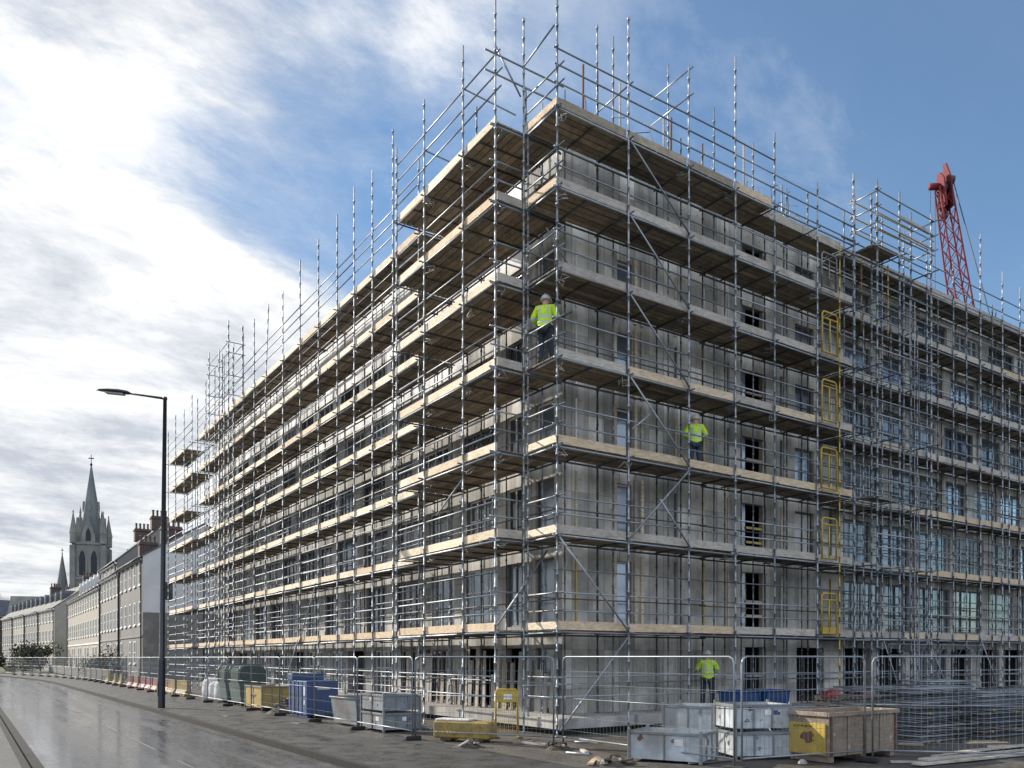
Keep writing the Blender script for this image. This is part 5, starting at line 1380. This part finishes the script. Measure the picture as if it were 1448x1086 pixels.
# ------------------------------------------------------------------ terraces
WINP = {}
def terrace(label, loc, rz, L, D, H, RH, floors, nw, wallmat, roofmat, trim='white_trim', chim=(), dormers=0, gable=None, group='terraced houses up the street', door=True, dtrim=None):
    """front faces local -Y, runs along +X; eaves at H, ridge RH above"""
    t = thing('terrace_house', label, 'house', loc, rz, group); ORG[t.name] = Vector()
    mb = MB()
    sec = [(0, -.2), (D, -.2), (D, H), (D / 2, H + RH), (0, H)]
    mb.prism(sec, 0, L, lambda a, b, h: (h, a, b)); mb.mi = [1 if gable and k < 2 else 0 for k in range(len(mb.f))]
    mb.build('wall', [wallmat, gable or wallmat], t)
    ov = .25; sl = RH / (D / 2); th = .14
    rf = MB()
    pr = [(-ov, H - ov * sl + .03), (D / 2, H + RH + .03), (D + ov, H - ov * sl + .03), (D + ov, H - ov * sl + .03 + th), (D / 2, H + RH + .03 + th), (-ov, H - ov * sl + .03 + th)]
    rf.prism(pr, -.08, L + .08, lambda a, b, h: (h, a, b)); r = rf.build('roof', roofmat, t)
    for cx_, cd, ch in chim:
        zb = H + RH - abs(cd - D / 2) * sl - .3
        mb = MB(); mb.bbox(cx_ - .5, cx_ + .5, cd - .9, cd + .9, zb, zb + ch, .03); mb.bbox(cx_ - .58, cx_ + .58, cd - .98, cd + .98, zb + ch - .35, zb + ch - .15, .03)
        c = mb.build('chimney', 'brick', r)
        for q in range(4):
            mb = MB(); mb.lathe((cx_, cd - .66 + q * .44, zb + ch), [(.15, 0), (.12, .1), (.11, .55), (.14, .58), (.14, .7)], 8); mb.build('chimney_pot', 'chimney_pot', t)
    fh = (H - .4) / floors
    for f in range(floors):
        for k in range(nw):
            x = L * (k + .5) / nw; z0 = .4 + f * fh + fh * .25 + .2; w = .98; h = fh * .58
            if f == 0 and door and k % 3 == 1:
                mb = MB(); mb.bbox(x - .55, x + .55, -.05, -.002, 0, 2.3, .01); dd = mb.build('door', 'gutter_black', t)
                mb = MB(); mb.bbox(x + .35, x + .41, -.09, -.051, 1.05, 1.11, .01); mb.build('handle', trim, dd); continue
            mb = MB(); y0, y1 = -.06, -.002
            o = [(x - w / 2, z0), (x + w / 2, z0), (x + w / 2, z0 + h), (x - w / 2, z0 + h)]; i_ = [(x - w / 2 + .10, z0 + .10), (x + w / 2 - .10, z0 + .10), (x + w / 2 - .10, z0 + h - .10), (x - w / 2 + .10, z0 + h - .10)]
            vs = [(a, y0, b) for a, b in o] + [(a, y0, b) for a, b in i_] + [(a, y1, b) for a, b in o] + [(a, y1, b) for a, b in i_]
            fs = [(q, (q+1) % 4, 4+(q+1) % 4, 4+q) for q in range(4)] + [(8+q, q, (q+1) % 4, 8+(q+1) % 4)[::-1] for q in range(4)] + [(4+q, 4+(q+1) % 4, 12+(q+1) % 4, 12+q) for q in range(4)]
            mb.add(vs, fs); mb.box(x - w / 2 + .09, x + w / 2 - .09, y0 + .006, y1, z0 + h / 2 - .035, z0 + h / 2 + .035)
            mb.box(x - w / 2 - .08, x + w / 2 + .08, -.13, -.062, z0 - .12, z0 - .001)
            wn = mb.build('window', trim, t)
            pb = MB(); pb.add([(x - w / 2 + .09, -.02, z0 + .09), (x + w / 2 - .09, -.02, z0 + .09), (x + w / 2 - .09, -.02, z0 + h - .09), (x - w / 2 + .09, -.02, z0 + h - .09)], [(0, 1, 2, 3)]); pb.build('pane', 'glass_house', wn)
    mb = MB(); mb.bbox(-.05, L + .05, -.22, -.003, H - .45, H - .22, .03); mb.build('cornice', trim if wallmat != 'house_stone' else wallmat, t)
    mb = MB(); mb.bbox(-.02, L + .02, -.08, -.003, .4 + fh - .1, .4 + fh + .08, .02); mb.build('string_course', trim if wallmat == 'house_cream' else wallmat, t)
    mb = MB(); mb.tube((0.05, -.36, H - .2), (L, -.36, H - .2), .075, 7); mb.build('gutter', 'gutter_black', t)
    for x in (.25, L - .25):
        mb = MB(); mb.path([(x, -.36, H - .25), (x, -.12, H - .6), (x, -.12, 0)], .065, 6); mb.build('downpipe', 'gutter_black', t)
    for k in range(dormers):
        x = L * (k + .5) / dormers; y = D * .13; zr = H + y * sl
        mb = MB(); poly = [(-.65, 0), (.65, 0), (.65, 1.5), (0, 2.0), (-.65, 1.5)]
        mb.prism(poly, y, y + 2.6, lambda a, b, h: (x + a, h, zr + b)); dm = mb.build('dormer', dtrim or 'house_render', r)
        mb = MB(); mb.box(x - .4, x + .4, y - .03, y - .005, zr + .35, zr + 1.35); mb.build('dormer_window', 'glass_house', t)
    return t
R90 = -math.pi / 2
UH = 0.6
terrace('grey stone terraced house with pale rendered gable end nearest the scaffold', (UH, 77.7, 0), R90, 13.4, 11, 11.5, 3.4, 3, 5, 'house_stone', 'slate', chim=((12.7, 2.6, 1.7), (0.9, 2.6, 1.6)), gable='house_render')
hs = [o for o in COL.objects if o.name == 'terrace_house'][0]
mb = MB(); mb.bbox(13.402, 13.47, .02, 10.98, 0, 6.3, .01); mb.build('plinth', 'house_stone', hs)
for yy, zz in ((2.2, 7.4), (8.2, 7.4)):
    mb = MB(); mb.bbox(13.402, 13.46, yy - .5, yy + .5, zz, zz + 1.9, .02); w_ = mb.build('window', 'white_trim', hs); mb = MB(); mb.box(13.461, 13.47, yy - .4, yy + .4, zz + .1, zz + 1.8); mb.build('pane', 'glass_house', w_)
mb = MB(); mb.tube((13.5, 5.4, 0), (13.5, 5.4, 11.3), .06, 6); mb.build('downpipe', 'gutter_black', hs)
terrace('second grey terraced house along the row, beside the pale gabled one', (UH, 92.3, 0), R90, 14.55, 11, 11.35, 3.0, 3, 6, 'house_grey', 'slate', chim=((7, 2.6, 1.4),))
terrace('cream terraced house with white dormers at the far end of the near row', (UH, 130, 0), R90, 37.6, 11, 10.9, 3.6, 3, 14, 'house_cream', 'slate', chim=((20, 5.5, 1.8),), dormers=9)
# taller house behind with slate roof and brick stacks
pb = atdepth(143, 925, 100); 
terrace('taller slate roofed house with brick chimney stacks rising behind the near row', (pb.x, pb.y, 0), R90 + 0.0, 12.5, 9, 12.8, 4.0, 3, 4, 'house_grey', 'slate', chim=((.8, 4.5, 1.6), (11.7, 4.5, 1.6)), group='terraced houses up the street', door=False)
a0 = atdepth(77, 925, 139); a1 = atdepth(3, 925, 181); dv = (a0 - a1); dv.z = 0
rzb = math.atan2(dv.y, dv.x); nrow = 4; seg = dv.length / nrow
for k in range(nrow):
    q = a1 + dv * (k / nrow)
    terrace('cream terraced house in the far row, ' + ('at its far end', 'second from its far end', 'third from its far end', 'with the gable end towards the near row')[k], (q.x, q.y, 0), rzb, seg - .05, 11, 10.7, 4.2, 3, 5, 'house_cream' if k % 2 else 'house_grey', 'slate_green', chim=((seg - 1, 5.5, 1.7),) if k % 2 else (), dormers=3, dtrim='slate')
# dark brick house at the left edge
q = atdepth(-14, 925, 205)
terrace('dark red brick house at the far left edge among bare trees', (q.x, q.y, 0), .6, 16, 10, 13.0, 4, 3, 4, 'brick_dark', 'slate', chim=((3, 5, 2.0),), door=False)
# garden walls in front of the terraces
mb = MB(); mb.bbox(-2.2, -1.85, 64, 128, -.1, 1.0, .03); tag(mb.build('garden_wall', 'house_stone'), 'low stone garden wall in front of the near terrace', 'wall')

# ------------------------------------------------------------------ church
def church():
    d = 190.0; b = atdepth(129, 930, d); b.z = 0
    t = thing('church', 'grey stone gothic church with a tall spire and a smaller turret beyond the terraces', 'church', b, math.atan2(RGT.y, RGT.x) + .28); ORG[t.name] = Vector()
    W = 4.2; H = 28.4
    def Z(py): return EYE + (HOR - py) / F_PX * d
    mb = MB(); mb.bbox(-W, W, -W, W, -.2, H, .25); tw = mb.build('tower', 'church_stone', t)
    for z in (13.2, 19.8, H - .5):
        mb = MB(); mb.bbox(-W - .3, W + .3, -W - .3, W + .3, z, z + .55, .12); mb.build('string_course', 'church_stone', t)
    for sx in (-1, 1):
        for sy in (-1, 1):
            mb = MB(); mb.bbox(sx * W - .75, sx * W + .75, sy * W - .75, sy * W + .75, -.2, H - .6, .15); mb.build('buttress', 'church_stone', t)
            mb = MB(); mb.lathe((sx * (W - .1), sy * (W - .1), H - .2), [(1.0, 0), (1.0, 2.2), (1.15, 2.3), (1.1, 2.6), (.55, 5.0), (.12, 7.0), (.25, 7.1), (.02, 7.6)], 8, smooth=False); mb.build('pinnacle', 'church_stone', t)
    def arch(x0, x1, z0, z1):
        xm = (x0 + x1) / 2; return [(x0, z0), (x1, z0), (x1, z1 - (x1 - x0)), (xm + (x1 - x0) * .3, z1 - (x1 - x0) * .35), (xm, z1), (xm - (x1 - x0) * .3, z1 - (x1 - x0) * .35), (x0, z1 - (x1 - x0))]
    for f in range(4):
        m = Matrix.Rotation(f * math.pi / 2, 3, 'Z')
        for x in (-1.6, 1.6):
            mb = MB(); mb.prism(arch(x - 1.35, x + 1.35, 20.6, 27.3), -W - .16, -W - .02, lambda a, b, h: m @ Vector((a, h, b))); fr = mb.build('belfry_surround', 'church_stone', t)
            mb = MB(); mb.prism(arch(x - .85, x + .85, 20.9, 26.7), -W - .21, -W - .17, lambda a, b, h: m @ Vector((a, h, b))); mb.build('belfry_opening', 'church_dark', fr)
            mb = MB(); mb.prism(arch(x - .5, x + .5, 14.6, 18.6), -W - .08, -W - .02, lambda a, b, h: m @ Vector((a, h, b))); mb.build('lancet', 'church_dark', t)
        # gabled lucarne at the spire foot and a small one above
        mb = MB(); mb.prism([(-1.9, H + .1), (1.9, H + .1), (1.9, H + 1.6), (0, H + 6.2), (-1.9, H + 1.6)], -W + .1, -W + 2.4, lambda a, b, h: m @ Vector((a, h, b))); lu = mb.build('lucarne', 'church_stone', t)
        mb = MB(); mb.prism(arch(-.7, .7, H + .4, H + 3.4), -W + .04, -W + .08, lambda a, b, h: m @ Vector((a, h, b))); mb.build('lucarne_opening', 'church_dark', lu)
        mb = MB(); zz = H + 7.6; mb.prism([(-.36, zz), (.36, zz), (.36, zz + 1.1), (0, zz + 2.4), (-.36, zz + 1.1)], -2.35, -1.0, lambda a, b, h: m @ Vector((a, h, b))); mb.build('lucarne', 'church_stone', t)
        m2 = Matrix.Rotation(f * math.pi / 2 + math.pi / 4, 3, 'Z')
        mb = MB(); p = m2 @ Vector((0, -3.5, 0)); mb.lathe((p.x, p.y, H + 5.6), [(.3, 0), (.3, 1.3), (.36, 1.4), (.02, 2.8)], 6, smooth=False); mb.build('pinnacle', 'church_stone', t)
    t.scale = (.76, .76, 1)
    ap = Z(657)
    mb = MB(); mb.lathe((0, 0, 0), [(3.75, H + .05), (3.2, H + 2.6), (.14, ap)], 8, smooth=False); mb.build('spire', 'church_spire', t)
    mb = MB()
    mb.lathe((0, 0, ap), [(.18, -.4), (.42, .0), (.18, .3), (.1, .5), (.1, 2.3)], 8); mb.box(-.75, .75, -.095, .095, 1.35 + ap, 1.58 + ap); mb.build('cross', 'church_dark', t)
    # side turret with its own spire
    rt = RGT; loc = Matrix.Rotation(-(math.atan2(RGT.y, RGT.x) + .28), 3, 'Z') @ (atdepth(88, 930, d) - Vector((b.x, b.y, 2.1)))
    x, y = loc.x / .76, loc.y / .76; ap2 = Z(783); ez = Z(840)
    mb = MB(); mb.bbox(x - 1.75, x + 1.75, y - 1.75, y + 1.75, -.2, ez, .12); mb.build('turret', 'church_stone', t)
    mb = MB(); mb.lathe((x, y, 0), [(2.0, ez + .01), (1.7, ez + 1.5), (.1, ap2)], 8, smooth=False); mb.build('spire', 'church_spire', t)
    for sx in (-1, 1):
        for sy in (-1, 1):
            mb = MB(); mb.lathe((x + sx * 1.6, y + sy * 1.6, ez - .4), [(.4, 0), (.4, 1.3), (.48, 1.4), (.02, 3.0)], 6, smooth=False); mb.build('pinnacle', 'church_stone', t)
    mb = MB(); mb.lathe((x, y, ap2), [(.1, -.2), (.22, .0), (.08, .2), (.06, 1.4)], 6); mb.box(x - .4, x + .4, y - .06, y + .06, ap2 + .75, ap2 + .92); mb.build('cross', 'church_dark', t)
    # nave between them
    mb = MB(); sec = [(-5, -.2), (5, -.2), (5, 10), (0, 16.5), (-5, 10)]; mb.prism(sec, -24, -W - .3, lambda a, b, h: (h, a + 8, b)); mb.build('nave', 'church_stone', t)
church()

# ------------------------------------------------------------------ trees and bushes
def bare_tree(label, loc, h, spread, seed, group='bare trees up the street'):
    rs = random.Random(seed); t = thing('bare_tree', label, 'tree', loc, 0, group); ORG[t.name] = Vector()
    tr = MB(); tr.path([(0, 0, -.1), (.05, 0, h * .18), (-.03, .04, h * .36)], [h * .028, h * .022, h * .016], 7); tr.build('trunk', 'bark', t)
    cr = MB()
    def grow(p, d, L, r, depth):
        q = p + d * L; m = p + d * L * .5 + Vector((rs.uniform(-1, 1), rs.uniform(-1, 1), rs.uniform(-.5, 1))) * L * .08
        cr.path([p, m, q], [r, r * .8, r * .55], 4 if depth > 1 else 5)
        if depth >= 5: return
        for k in range(3 if depth < 4 else 2):
            nd = (d + Vector((rs.uniform(-1, 1), rs.uniform(-1, 1), rs.uniform(-.25, .8))) * spread).normalized()
            grow(q if k else m.lerp(q, .5), nd, L * rs.uniform(.58, .78), r * .58, depth + 1)
    for k in range(4):
        a = k * 1.6 + rs.uniform(-.3, .3)
        grow(Vector((-.03, .04, h * (.30 + .02 * k))), Vector((math.cos(a) * .6, math.sin(a) * .6, 1)).normalized(), h * .22, h * .011, 0)
    cr.build('crown', 'twig', t)
def bush(label, loc, r, h, n, mat, seed, cat='bush', name='bush', group=None, ls=.12):
    rs = random.Random(seed); t = thing(name, label, cat, loc, 0, group); ORG[t.name] = Vector()
    st = MB(); lf = MB()
    for k in range(9):
        a = rs.uniform(0, 6.28); e = Vector((math.cos(a) * r * rs.uniform(.3, .9), math.sin(a) * r * rs.uniform(.3, .9), h * rs.uniform(.6, 1.05)))
        st.path([(0, 0, 0), e * .5 + Vector((0, 0, h * .12)), e], [.05, .035, .012], 4)
    st.build('stem', 'bark', t)
    cl = [(rs.uniform(-.75, .75) * r, rs.uniform(-.75, .75) * r, h * rs.uniform(.3, .9), rs.uniform(.25, .5) * r) for _ in range(11)]
    for k in range(n):
        cx_, cy_, cz_, cr_ = rs.choice(cl); v = Vector((rs.gauss(0, 1), rs.gauss(0, 1), rs.gauss(0, .8))).normalized() * cr_ * rs.uniform(.5, 1.1)
        c = Vector((cx_, cy_, max(.1, cz_))) + v; c.z = max(.06, c.z)
        a = Vector((rs.gauss(0, 1), rs.gauss(0, 1), rs.gauss(0, 1))).normalized(); b = a.cross(Vector((rs.gauss(0, 1), rs.gauss(0, 1), rs.gauss(0, 1)))).normalized()
        s = ls * rs.uniform(.6, 1.3); lf.add([c - a * s, c + b * s * .45, c + a * s, c - b * s * .45], [(0, 1, 2, 3)])
    lf.build('foliage', mat, t)
q = atdepth(24, 925, 225); bare_tree('bare tree behind the far terrace roofs at the left edge', (q.x, q.y, 0), 21, .75, 3)
q = atdepth(2, 925, 215); bare_tree('bare tree beside the dark brick house', (q.x, q.y, 0), 18, .8, 9)
q = atdepth(38, 925, 240); bare_tree('smaller bare tree beside the far terrace chimneys', (q.x, q.y, 0), 20, .7, 14)
q = ground(178, 958); bush('large straggly dark bush in front of the grey terraced house', (q.x, q.y, 0), 2.6, 3.6, 2600, 'leaf_dark', 5, group='bushes in front of the terraces')
q = ground(140, 957); bush('olive bush left of the large dark bush', (q.x, q.y, 0), 2.0, 2.2, 1300, 'leaf_olive', 8, group='bushes in front of the terraces')
q = ground(57, 949); bush('rounded dark bush in front of the far cream terrace', (q.x, q.y, 0), 2.6, 4.0, 2200, 'leaf_dark', 6, group='bushes in front of the terraces', ls=.18)
q = ground(10, 949.5); bush('dark hedge bush at the far bend of the road', (q.x, q.y, 0), 4.2, 3.6, 2600, 'leaf_dark', 11, group='bushes in front of the terraces', ls=.22)
q = ground(32, 950); bush('low olive shrub by the far end of the fence', (q.x, q.y, 0), 2.2, 1.5, 1200, 'leaf_olive', 12, group='bushes in front of the terraces', ls=.14)
